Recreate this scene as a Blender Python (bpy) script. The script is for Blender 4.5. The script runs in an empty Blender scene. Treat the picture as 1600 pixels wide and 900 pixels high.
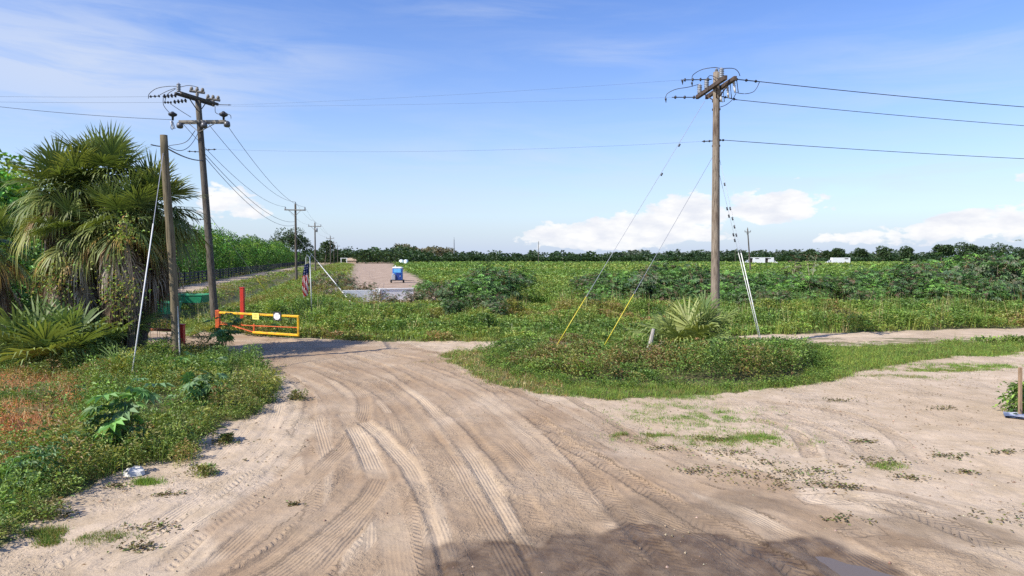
import bpy, math, random
import numpy as np
from mathutils import Vector, Matrix
rng = np.random.default_rng(11)
random.seed(11)
sc = bpy.context.scene
COL = sc.collection
R_ = math.radians
CAMZ = 3.7
F = 1067.0
PITCH = math.atan(48 / F)
cp, sp_ = math.cos(PITCH), math.sin(PITCH)


# ------------------------------------------------------------------ measuring
def ray(px, py):
    a, b = (px - 800) / F, (450 - py) / F
    return np.array([a, cp + b * sp_, -sp_ + b * cp])


def at(px, py, z=0.0):
    """where the ground (height z) is, for surveying positions off the photograph"""
    r = ray(px, py)
    t = (z - CAMZ) / r[2]
    return np.array([r[0] * t, r[1] * t, z])


def far(px, py, d):
    r = ray(px, py)
    return np.array([r[0] * d / r[1], d, CAMZ + r[2] * d / r[1]])


def poly(pts):
    return np.array([at(x, y)[:2] for x, y in pts])


E = np.array([-0.2325, 0.9726])       # direction of the ditch / fence / pole row
N = np.array([0.9726, 0.2325])


def LT(x, y):
    return x * N[0] + y * N[1], x * E[0] + y * E[1]


def XY(l, t):
    return l * N[0] + t * E[0], l * N[1] + t * E[1]


# ------------------------------------------------------------------ noise
def _h(i, j, s):
    v = (i.astype(np.int64) * 374761393 + j.astype(np.int64) * 668265263 + s * 974634777) & 0xffffffff
    v = ((v ^ (v >> 13)) * 1274126177) & 0xffffffff
    return ((v ^ (v >> 16)) & 0xffff) / 65535.0


def vn(x, y, s=0):
    i, j = np.floor(x), np.floor(y)
    u, v = x - i, y - j
    u, v = u * u * (3 - 2 * u), v * v * (3 - 2 * v)
    return (_h(i, j, s) * (1 - u) + _h(i + 1, j, s) * u) * (1 - v) + (_h(i, j + 1, s) * (1 - u) + _h(i + 1, j + 1, s) * u) * v


def fbm(x, y, s=0, o=4):
    r, a, t = 0, .5, 0
    for k in range(o):
        r = r + a * vn(x * 2 ** k + 17.3 * k, y * 2 ** k + 5.1 * k, s + k)
        t += a
        a *= .5
    return r / t


def sst(a, b, x):
    t = np.clip((x - a) / (b - a), 0, 1)
    return t * t * (3 - 2 * t)


def inside(x, y, P):
    c = np.zeros(np.shape(x), bool)
    n = len(P)
    for k in range(n):
        x0, y0 = P[k]
        x1, y1 = P[(k + 1) % n]
        if y0 == y1:
            continue
        m = ((y0 > y) != (y1 > y)) & (x < (x1 - x0) * (y - y0) / (y1 - y0) + x0)
        c ^= m
    return c


def wob(x, y, amp, sc_=1.2, s=3):
    return (x + (fbm(x * sc_, y * sc_, s) - .5) * 2 * amp, y + (fbm(x * sc_ + 31, y * sc_ + 7, s + 9) - .5) * 2 * amp)


# ------------------------------------------------------------------ materials
def new_mat(name):
    m = bpy.data.materials.new(name)
    m.use_nodes = True
    nt = m.node_tree
    nt.nodes.clear()
    return m, nt


def nd(nt, t, **kw):
    n = nt.nodes.new(t)
    for k, v in kw.items():
        if k.startswith('i_'):
            k2 = k[2:]
            key = int(k2) if k2.isdigit() else k2.replace('_', ' ')
            if isinstance(v, bpy.types.NodeSocket):
                nt.links.new(v, n.inputs[key])
            else:
                n.inputs[key].default_value = v
        else:
            setattr(n, k, v)
    return n


def mth(nt, op, a, b=None, c=None, clamp=False):
    n = nt.nodes.new('ShaderNodeMath')
    n.operation = op
    n.use_clamp = clamp
    for i, v in enumerate((a, b, c)):
        if v is None:
            continue
        if isinstance(v, bpy.types.NodeSocket):
            nt.links.new(v, n.inputs[i])
        else:
            n.inputs[i].default_value = v
    return n.outputs[0]


def mixc(nt, f, a, b, mode='MIX'):
    n = nt.nodes.new('ShaderNodeMix')
    n.data_type = 'RGBA'
    n.blend_type = mode
    for i, v in ((0, f), (6, a), (7, b)):
        if isinstance(v, bpy.types.NodeSocket):
            nt.links.new(v, n.inputs[i])
        else:
            n.inputs[i].default_value = v if not isinstance(v, tuple) or len(v) == 4 else (*v, 1)
    return n.outputs[2]


def noise(nt, vec, scale, detail=4, rough=.55, dist=0, out=0):
    n = nd(nt, 'ShaderNodeTexNoise', i_Scale=scale, i_Detail=detail, i_Roughness=rough, i_Distortion=dist)
    if vec is not None:
        nt.links.new(vec, n.inputs['Vector'])
    return n.outputs[out]


def ramp(nt, fac, stops):
    n = nt.nodes.new('ShaderNodeValToRGB')
    cr = n.color_ramp
    while len(cr.elements) < len(stops):
        cr.elements.new(.5)
    for e, (p, c) in zip(cr.elements, stops):
        e.position = p
        e.color = (c, c, c, 1) if isinstance(c, (int, float)) else (*c, 1)
    nt.links.new(fac, n.inputs[0])
    return n.outputs[0]


def out(nt, sh):
    o = nt.nodes.new('ShaderNodeOutputMaterial')
    nt.links.new(sh, o.inputs[0])


def mapped(nt, scale=(1, 1, 1), coord='Object'):
    tc = nd(nt, 'ShaderNodeTexCoord')
    mp = nd(nt, 'ShaderNodeMapping')
    mp.inputs['Scale'].default_value = scale
    nt.links.new(tc.outputs[coord], mp.inputs[0])
    return mp.outputs[0]


def bump(nt, h, strength=.3, dist=.02, normal=None):
    n = nd(nt, 'ShaderNodeBump', i_Strength=strength, i_Distance=dist)
    nt.links.new(h, n.inputs['Height'])
    if normal is not None:
        nt.links.new(normal, n.inputs['Normal'])
    return n.outputs[0]


def plain(name, c, rough=.6, metal=0, var=.25, scale=6, bmp=.1, dirt=None, dirt_amt=.4, stretch=(1, 1, 1), spec=.5):
    m, nt = new_mat(name)
    v = mapped(nt, stretch)
    n1 = noise(nt, v, scale, 5)
    lo = tuple(x * (1 - var) for x in c)
    hi = tuple(min(1, x * (1 + var)) for x in c)
    col = mixc(nt, ramp(nt, n1, [(.3, 0.), (.7, 1.)]), lo, hi)
    if dirt:
        n2 = noise(nt, v, scale * .45, 6, .65)
        col = mixc(nt, mth(nt, 'MULTIPLY', ramp(nt, n2, [(.48, 0.), (.68, 1.)]), dirt_amt), col, dirt)
    b = nd(nt, 'ShaderNodeBsdfPrincipled', i_Base_Color=col, i_Roughness=rough, i_Metallic=metal)
    b.inputs['Specular IOR Level'].default_value = spec
    if bmp:
        nt.links.new(bump(nt, noise(nt, v, scale * 4, 4), bmp, .02), b.inputs['Normal'])
    out(nt, b.outputs[0])
    return m


def leafmat(name, trans=.26, rough=.5, spec=.35, tint=(1.25, 1.2, .5)):
    m, nt = new_mat(name)
    a = nd(nt, 'ShaderNodeAttribute', attribute_name='Col')
    b = nd(nt, 'ShaderNodeBsdfPrincipled', i_Base_Color=a.outputs[0], i_Roughness=rough)
    b.inputs['Specular IOR Level'].default_value = spec
    t = nd(nt, 'ShaderNodeBsdfTranslucent', i_Color=mixc(nt, 1.0, a.outputs[0], tint, 'MULTIPLY'))
    mx = nd(nt, 'ShaderNodeMixShader', i_Fac=trans)
    nt.links.new(b.outputs[0], mx.inputs[1])
    nt.links.new(t.outputs[0], mx.inputs[2])
    out(nt, mx.outputs[0])
    return m


def woodpole(name, c1, c2, dark):
    m, nt = new_mat(name)
    v = mapped(nt, (9, 9, .35))
    v2 = mapped(nt, (1.6, 1.6, .5))
    col = mixc(nt, ramp(nt, noise(nt, v, 3, 6, .65), [(.3, 0.), (.7, 1.)]), c1, c2)
    col = mixc(nt, ramp(nt, noise(nt, v2, 1.3, 5, .6), [(.5, 0.), (.72, .85)]), col, dark)
    v3 = mapped(nt, (22, 22, .6))
    crack = ramp(nt, noise(nt, v3, 2.2, 3), [(.36, 1.), (.44, 0.)])
    col = mixc(nt, mth(nt, 'MULTIPLY', crack, .8), col, tuple(x * .3 for x in dark))
    b = nd(nt, 'ShaderNodeBsdfPrincipled', i_Base_Color=col, i_Roughness=.9)
    b.inputs['Specular IOR Level'].default_value = .2
    nt.links.new(bump(nt, noise(nt, v, 5, 5), .6, .02), b.inputs['Normal'])
    out(nt, b.outputs[0])
    return m


M = {}
M['leaf'] = leafmat('leaf')
M['palm'] = leafmat('palm_leaf', .25, .5, .3)
M['dead'] = leafmat('dead_leaf', .15, .85, .1, (1, .9, .7))
M['grass'] = leafmat('grass_blades', .35, .6, .25)
M['pole_wood'] = woodpole('grey_brown_pole_wood', (.165, .128, .092), (.31, .255, .195), (.075, .042, .028))
M['pole_dark'] = woodpole('weathered_dark_pole_wood', (.085, .072, .056), (.175, .15, .118), (.045, .038, .03))
M['stub_wood'] = woodpole('lichen_pole_wood', (.135, .105, .065), (.26, .215, .135), (.07, .058, .035))
M['arm_wood'] = plain('crossarm_wood', (.075, .05, .036), .9, 0, .45, 5, .5, stretch=(1, 1, 1))
M['arm_grey'] = plain('weathered_crossarm_wood', (.26, .23, .185), .9, 0, .35, 5, .5, (.1, .08, .06), .6)
M['arm_black'] = plain('sooty_crossarm_wood', (.085, .072, .06), .9, 0, .4, 5, .5)
M['steel'] = plain('galvanised_steel', (.32, .33, .34), .5, .6, .2, 9, .1)
M['dark_metal'] = plain('dark_hardware', (.045, .045, .05), .55, .4, .3, 9, .1)
M['porcelain'] = plain('grey_porcelain', (.24, .25, .27), .25, 0, .15, 4, 0)
M['brown_porcelain'] = plain('dark_grey_porcelain', (.10, .10, .105), .3, 0, .25, 5, 0)
M['pale_porcelain'] = plain('pale_porcelain', (.62, .62, .62), .25, 0, .1, 4, 0)
M['wire'] = plain('dark_wire', (.05, .052, .06), .5, .3, .2, 3, 0)
M['guy'] = plain('guy_strand', (.42, .42, .44), .45, .6, .1, 3, 0)
M['yellow_guard'] = plain('yellow_guard_sleeve', (.68, .56, .05), .5, 0, .12, 3, .05)
M['white_guard'] = plain('white_guard_sleeve', (.70, .69, .64), .5, 0, .1, 3, .05)
M['yellow'] = plain('yellow_gate_paint', (.80, .45, .012), .5, 0, .14, 7, .12, (.30, .12, .04), .85)
M['orange'] = plain('orange_red_paint', (.60, .105, .02), .55, 0, .28, 8, .12, (.22, .08, .035), .85)
M['red'] = plain('red_post_paint', (.60, .032, .018), .45, 0, .15, 5, .06, (.3, .06, .03), .5)
M['green_steel'] = plain('green_bin_paint', (.03, .30, .14), .5, 0, .2, 4, .1, (.10, .16, .08), .5)
M['fence_black'] = plain('black_fence_boards', (.028, .03, .038), .7, 0, .35, 4, .15)
M['white_paint'] = plain('white_paint', (.80, .80, .78), .45, 0, .06, 3, .03, (.55, .5, .42), .35)
M['concrete'] = plain('whitewashed_block', (.88, .86, .82), .8, 0, .06, 3, .1, (.5, .43, .33), .35)
M['glass'] = plain('dark_glass', (.02, .025, .03), .08, 0, .1, 2, 0)
M['dark'] = plain('dark_opening', (.03, .024, .02), .9, 0, .3, 4, 0)
M['rubber'] = plain('black_rubber', (.025, .025, .025), .85, 0, .2, 8, .1)
M['blue'] = plain('blue_cabin_plastic', (.02, .14, .52), .4, 0, .1, 3, .04)
M['light_blue'] = plain('light_blue_panel', (.13, .42, .72), .4, 0, .12, 3, .04)
M['navy'] = plain('navy_tank_plastic', (.015, .045, .22), .4, 0, .1, 3, .04)
M['grey_plastic'] = plain('grey_plastic', (.30, .33, .37), .5, 0, .1, 3, .04)
M['tank'] = plain('translucent_white_tank', (.76, .84, .84), .4, 0, .06, 2, .03)
M['trunk'] = plain('tree_bark', (.12, .095, .07), .95, 0, .4, 7, .6, stretch=(1, 1, .3))
M['palm_trunk'] = plain('palm_boots', (.13, .10, .075), .95, 0, .5, 9, .9)
M['stem'] = plain('pale_stem', (.36, .31, .22), .8, 0, .25, 8, .2)
M['green_stem'] = plain('green_stem', (.14, .17, .06), .6, 0, .25, 8, .1)
M['stake'] = plain('weathered_stake_wood', (.30, .20, .12), .9, 0, .3, 8, .4, stretch=(4, 4, .5))
M['grey_stake'] = plain('grey_driftwood', (.42, .38, .33), .9, 0, .35, 9, .5, stretch=(4, 4, .5))
M['sign_yellow'] = plain('yellow_sign_face', (.80, .72, .18), .4, 0, .08, 3, 0)
M['sign_white'] = plain('white_sign_face', (.80, .80, .80), .4, 0, .05, 3, 0)
M['sign_black'] = plain('black_sign_backing', (.03, .03, .035), .5, 0, .1, 3, 0)
M['tarp'] = plain('blue_grey_film', (.16, .19, .30), .3, 0, .3, 7, .35, (.62, .63, .65), .9)
M['rock'] = plain('white_limestone', (.62, .59, .53), .9, 0, .2, 6, .5, (.35, .3, .22), .5)
M['roof_tan'] = plain('tan_sheet_roof', (.40, .30, .21), .8, 0, .2, 3, .1)


# ------------------------------------------------------------------ mesh collector
class Geo:
    def __init__(self):
        self.V, self.Q, self.T, self.CV, self.n = [], [], [], [], 0

    def add(self, V, Q=None, T=None, C=None):
        V = np.asarray(V, float).reshape(-1, 3)
        if Q is not None and len(Q):
            self.Q.append(np.asarray(Q, np.int64).reshape(-1, 4) + self.n)
        if T is not None and len(T):
            self.T.append(np.asarray(T, np.int64).reshape(-1, 3) + self.n)
        self.V.append(V)
        if C is None:
            C = np.full((len(V), 3), .5)
        C = np.asarray(C, float)
        if C.ndim == 1:
            C = np.tile(C, (len(V), 1))
        self.CV.append(C)
        self.n += len(V)
        return self

    def box(self, c, s, rot=None, C=None, bev=0.0):
        c, s = np.array(c, float), np.array(s, float) / 2
        if bev <= 0:
            v = np.array([[x, y, z] for x in (-1, 1) for y in (-1, 1) for z in (-1, 1)], float) * s
            q = [(0, 1, 3, 2), (4, 6, 7, 5), (0, 4, 5, 1), (2, 3, 7, 6), (0, 2, 6, 4), (1, 5, 7, 3)]
            t = None
        else:
            b = min(bev, s.min() * .9)
            v, idx = [], {}
            for x in (-1, 1):
                for y in (-1, 1):
                    for z in (-1, 1):
                        for a in range(3):
                            p = np.array([x, y, z], float) * (s - b)
                            p[a] += (x, y, z)[a] * b
                            idx[(x, y, z, a)] = len(v)
                            v.append(p)
            v = np.array(v)
            q = []
            t = []
            for a in range(3):
                o1, o2 = [k for k in range(3) if k != a]
                for sg in (-1, 1):
                    ring = []
                    for u, w in ((-1, -1), (1, -1), (1, 1), (-1, 1)):
                        k = [0, 0, 0]
                        k[a], k[o1], k[o2] = sg, u, w
                        ring.append(idx[(*k, a)])
                    q.append(ring)
                for u in (-1, 1):          # edges along axis a
                    for w in (-1, 1):
                        k0 = [0, 0, 0]
                        k0[a], k0[o1], k0[o2] = -1, u, w
                        k1 = list(k0)
                        k1[a] = 1
                        q.append([idx[(*k0, o1)], idx[(*k1, o1)], idx[(*k1, o2)], idx[(*k0, o2)]])
            for x in (-1, 1):
                for y in (-1, 1):
                    for z in (-1, 1):
                        t.append([idx[(x, y, z, a)] for a in range(3)])
        if rot is not None:
            v = v @ np.array(rot, float).T
        return self.add(v + c, q, t, C)

    def bar(self, a, b, w, h, C=None, bev=.01, up=(0, 0, 1)):
        a, b = np.array(a, float), np.array(b, float)
        d = b - a
        L = np.linalg.norm(d)
        d /= L
        s = np.cross(np.array(up, float), d)
        if np.linalg.norm(s) < 1e-4:
            s = np.cross(np.array((1., 0, 0)), d)
        s /= np.linalg.norm(s)
        u = np.cross(d, s)
        return self.box((a + b) / 2, (L, w, h), np.stack([d, s, u], 1), C, bev)

    def tube(self, P, r, n=8, C=None, cap=True):
        P = np.asarray(P, float)
        m = len(P)
        r = np.full(m, r, float) if np.isscalar(r) else np.asarray(r, float)
        t = np.gradient(P, axis=0)
        t /= np.linalg.norm(t, axis=1)[:, None] + 1e-12
        ref = np.array([0, 0, 1.]) if abs(t[0][2]) < .9 else np.array([1., 0, 0])
        s = np.cross(t, ref)
        s /= np.linalg.norm(s, axis=1)[:, None] + 1e-12
        u = np.cross(s, t)
        a = np.arange(n) * 2 * math.pi / n
        ring = np.cos(a)[None, :, None] * s[:, None, :] + np.sin(a)[None, :, None] * u[:, None, :]
        V = (P[:, None, :] + ring * r[:, None, None]).reshape(-1, 3)
        i, j = np.meshgrid(np.arange(m - 1), np.arange(n), indexing='ij')
        j2 = (j + 1) % n
        Q = np.stack([i * n + j, i * n + j2, (i + 1) * n + j2, (i + 1) * n + j], -1).reshape(-1, 4)
        T = None
        if cap:
            V = np.vstack([V, P[0], P[-1]])
            k = np.arange(n)
            k2 = (k + 1) % n
            T = np.vstack([np.stack([k2, k, np.full(n, m * n)], 1), np.stack([(m - 1) * n + k, (m - 1) * n + k2, np.full(n, m * n + 1)], 1)])
        if C is not None and np.ndim(C) == 2:
            C = np.repeat(np.asarray(C), n, 0)
            if cap:
                C = np.vstack([C, C[0], C[-1]])
        return self.add(V, Q, T, C)

    def lathe(self, base, prof, n=14, axis=(0, 0, 1), C=None):
        """prof: list of (height, radius)"""
        base, ax = np.array(base, float), np.array(axis, float)
        ax /= np.linalg.norm(ax)
        ref = np.array([1., 0, 0]) if abs(ax[0]) < .9 else np.array([0, 1., 0])
        s = np.cross(ax, ref)
        s /= np.linalg.norm(s)
        u = np.cross(ax, s)
        a = np.arange(n) * 2 * math.pi / n
        ring = np.cos(a)[:, None] * s + np.sin(a)[:, None] * u
        V = np.vstack([base + ax * h + ring * r for h, r in prof] + [base + ax * prof[0][0], base + ax * prof[-1][0]])
        m = len(prof)
        i, j = np.meshgrid(np.arange(m - 1), np.arange(n), indexing='ij')
        j2 = (j + 1) % n
        Q = np.stack([i * n + j, i * n + j2, (i + 1) * n + j2, (i + 1) * n + j], -1).reshape(-1, 4)
        k = np.arange(n)
        k2 = (k + 1) % n
        T = np.vstack([np.stack([k2, k, np.full(n, m * n)], 1), np.stack([(m - 1) * n + k, (m - 1) * n + k2, np.full(n, m * n + 1)], 1)])
        return self.add(V, Q, T, C)

    def build(self, name, mat, parent=None, smooth=False, loc=None):
        V = np.vstack(self.V)
        if parent is not None:
            p = parent
            while p is not None:
                V = V - np.array(p.location)
                p = p.parent
        elif loc is not None:
            V = V - np.array(loc)
        me = bpy.data.meshes.new(name)
        Q = np.vstack(self.Q) if self.Q else np.zeros((0, 4), np.int64)
        T = np.vstack(self.T) if self.T else np.zeros((0, 3), np.int64)
        me.vertices.add(len(V))
        me.vertices.foreach_set('co', V.astype(np.float32).ravel())
        nl = len(Q) * 4 + len(T) * 3
        me.loops.add(nl)
        me.loops.foreach_set('vertex_index', np.concatenate([Q.ravel(), T.ravel()]).astype(np.int32))
        me.polygons.add(len(Q) + len(T))
        st = np.concatenate([np.arange(len(Q)) * 4, len(Q) * 4 + np.arange(len(T)) * 3]).astype(np.int32)
        me.polygons.foreach_set('loop_start', st)
        me.polygons.foreach_set('use_smooth', np.full(len(Q) + len(T), bool(smooth)))
        me.update(calc_edges=True)
        ca = me.color_attributes.new('Col', 'FLOAT_COLOR', 'POINT')
        cv = np.vstack(self.CV)
        ca.data.foreach_set('color', np.hstack([cv, np.ones((len(cv), 1))]).astype(np.float32).ravel())
        me.materials.append(mat)
        o = bpy.data.objects.new(name, me)
        COL.objects.link(o)
        if parent is not None:
            o.parent = parent
        elif loc is not None:
            o.location = loc
        return o


def tag(o, label=None, cat=None, group=None, kind=None):
    if label:
        o['label'] = label
    if cat:
        o['category'] = cat
    if group:
        o['group'] = group
    if kind:
        o['kind'] = kind
    return o


def thing(name, label, cat, loc, group=None):
    o = bpy.data.objects.new(name, None)
    o.empty_display_size = .2
    COL.objects.link(o)
    o.location = tuple(float(v) for v in loc)
    return tag(o, label, cat, group)


def copy_tree(o, parent=None):
    c = o.copy()
    COL.objects.link(c)
    c.parent = parent
    for ch in list(o.children):
        copy_tree(ch, c)
    return c


# ------------------------------------------------------------------ leaves
def nrm(v):
    return v / (np.linalg.norm(v, axis=-1, keepdims=True) + 1e-9)


def pal(n, cols, w=None, var=.25):
    cols = np.array(cols, float)
    k = rng.choice(len(cols), n, p=None if w is None else np.array(w) / np.sum(w))
    return np.clip(cols[k] * 1.95 * (1 + (rng.random((n, 1)) - .5) * 2 * var) * (1 + (rng.random((n, 3)) - .5) * .2), .004, .9)


def leaves(g, c, a, s, w, col, fold=.25, droop=.15):
    """diamond leaves: centre base c, axis a, length s, width ratio w"""
    n = len(c)
    s = np.broadcast_to(np.asarray(s, float), (n,))[:, None]
    up = np.array([0, 0, 1.]) + (rng.random((n, 3)) - .5) * 1.1
    b = nrm(np.cross(a, up))
    k = np.cross(b, a)
    mid = c + a * s * .5
    V = np.stack([c, mid + b * s * w * .5 + k * s * w * fold, c + a * s - np.array([0, 0, 1.]) * s * droop, mid - b * s * w * .5 + k * s * w * fold], 1).reshape(-1, 3)
    i = np.arange(n) * 4
    g.add(V, np.stack([i, i + 1, i + 2, i + 3], 1), None, np.repeat(col, 4, 0))


def blades(g, p, tip, w, col):
    n = len(p)
    d = tip - p
    s = nrm(np.cross(d, rng.random((n, 3)) - .5)) * np.asarray(w).reshape(-1, 1)
    V = np.stack([p - s * .5, p + s * .5, tip], 1).reshape(-1, 3)
    i = np.arange(n) * 3
    g.add(V, None, np.stack([i, i + 1, i + 2], 1), np.repeat(col, 3, 0))


def clumps(g, P, h, r, nl, size, cols, w=None, var=.3, wid=.5, percol=.22):
    """P (n,3) clump feet; h, r arrays; nl leaves per clump"""
    n = len(P)
    if n == 0:
        return
    h = np.broadcast_to(h, (n,))
    r = np.broadcast_to(r, (n,))
    base = pal(n, cols, w, .2)
    k = np.repeat(np.arange(n), nl)
    m = len(k)
    th = rng.random(m) * 2 * math.pi
    zz = rng.random(m) ** .75
    rr = np.sqrt(rng.random(m)) * (1.05 - .55 * zz)
    off = np.stack([np.cos(th) * rr * r[k], np.sin(th) * rr * r[k], (.08 + .92 * zz) * h[k]], 1)
    a = nrm(np.stack([np.cos(th), np.sin(th), .15 + .7 * rng.random(m)], 1) + (rng.random((m, 3)) - .5) * 1.3)
    own = pal(m, cols, w, var)
    col = base[k] * (1 - percol) + own * percol
    col *= (.75 + .5 * rng.random((m, 1)))
    s = np.broadcast_to(size, (n,))[k] * (.6 + .8 * rng.random(m))
    leaves(g, P[k] + off, a, s, wid, np.clip(col, .003, .9))


def grass(g, P, h, cols, w=None, wid=.008, nb=6, spread=.06, lean=.5):
    n = len(P)
    if n == 0:
        return
    h = np.broadcast_to(h, (n,))
    k = np.repeat(np.arange(n), nb)
    m = len(k)
    p = P[k] + np.stack([(rng.random(m) - .5) * 2 * spread, (rng.random(m) - .5) * 2 * spread, np.zeros(m)], 1)
    th = rng.random(m) * 2 * math.pi
    L = h[k] * (.5 + .7 * rng.random(m))
    ln = rng.random(m) * lean
    tip = p + np.stack([np.cos(th) * ln * L, np.sin(th) * ln * L, L * np.sqrt(np.maximum(.05, 1 - ln ** 2))], 1)
    base = pal(n, cols, w, .2)
    blades(g, p, tip, np.full(m, wid), np.clip(base[k] * (.7 + .6 * rng.random((m, 1))), .003, .9))


# ------------------------------------------------------------------ terrain
SAND = poly([(-500, 1400), (-500, 880), (-20, 880), (30, 838), (95, 785), (170, 745), (240, 725), (305, 702), (340, 664), (418, 640), (438, 610),
             (398, 574), (330, 551), (200, 547), (-700, 547), (-700, 517), (200, 517), (335, 519), (460, 528), (620, 534), (790, 534), (1000, 534),
             (1200, 524), (1400, 518), (1600, 512), (2100, 500), (2100, 523), (1600, 534), (1400, 539), (1210, 546), (1130, 547), (800, 548),
             (690, 552), (700, 564), (760, 590), (830, 615), (960, 626), (1150, 612), (1260, 600), (1340, 586), (1440, 563), (1600, 552), (2100, 540),
             (2500, 700), (2500, 1400)])
ROAD = poly([(150, 1000), (330, 830), (480, 690), (480, 610), (400, 560), (330, 548), (-700, 545), (-700, 519), (335, 521), (460, 529), (620, 535),
             (700, 552), (800, 598), (960, 660), (1180, 740), (1500, 860), (1700, 1000)])
ISLAND = poly([(778, 548), (800, 541), (1000, 542), (1130, 546), (1255, 552), (1268, 570), (1250, 592), (1160, 603), (1000, 603), (900, 598), (800, 575)])
WET = poly([(560, 1000), (690, 850), (735, 835), (790, 858), (850, 862), (868, 826), (905, 824), (950, 832), (985, 815), (1040, 832), (1110, 836),
            (1150, 850), (1215, 842), (1280, 850), (1340, 872), (1420, 895), (1500, 1000)])
DAMP = poly([(560, 1000), (680, 880), (780, 840), (920, 800), (1010, 770), (1090, 790), (1150, 770), (1240, 760), (1340, 790), (1460, 800), (1600, 850), (1700, 960), (1500, 960), (1000, 900)])
PUDDLE = poly([(1258, 860), (1290, 862), (1325, 870), (1362, 882), (1410, 898), (1460, 922), (1380, 930), (1310, 905), (1275, 880)])
STRIP = poly([(543, 478), (540, 445), (546, 425), (552, 412), (560, 409.5), (604, 409.5), (612, 414), (645, 432), (700, 464), (690, 480), (620, 484)])
RUST = poly([(-300, 620), (0, 598), (60, 592), (110, 604), (130, 635), (70, 700), (20, 745), (-300, 780)])


def base_z(x, y):
    x = np.asarray(x, float)
    y = np.asarray(y, float)
    L, T = LT(x, y)
    z = .28 * np.exp(-(((x + 13) / 5) ** 2 + ((y - 19) / 5.5) ** 2))
    z = z + .14 * np.exp(-(((x - 5.8) / 7) ** 4 + ((y - 26.2) / 3.0) ** 4))
    # verge and weedy berm beyond the farm track
    z = z + (.35 * sst(35, 42, y) - .2 * sst(58, 68, y)) * sst(-9, -2, L)
    # ditch, its banks and the pole berm
    on = sst(37, 46, T)
    z = z - 1.0 * on * sst(-13.4, -11.6, L) * (1 - sst(-9.6, -7.6, L))
    z = z + .35 * on * (1 - sst(-15.0, -13.0, L)) * sst(-40, -20, L)
    z = z + .45 * on * sst(-8, -5.5, L) * (1 - sst(-1.5, .8, L))
    z = z + (fbm(x * .35, y * .35, 5, 3) - .5) * .12 * (1 - sst(60, 120, y))
    return z


# tyre tracks, surveyed off the photograph, as curves on the ground ------------
def Z6(p):
    return [(400 + a / 2.368, 520 + b / 2.368) for a, b in p]


def Z5(p):
    return [(900 + a / 2.286, 640 + b / 2.286) for a, b in p]


def Z4(p):
    return [(1200 + a / 3.75, 480 + b / 3.75) for a, b in p]


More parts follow.
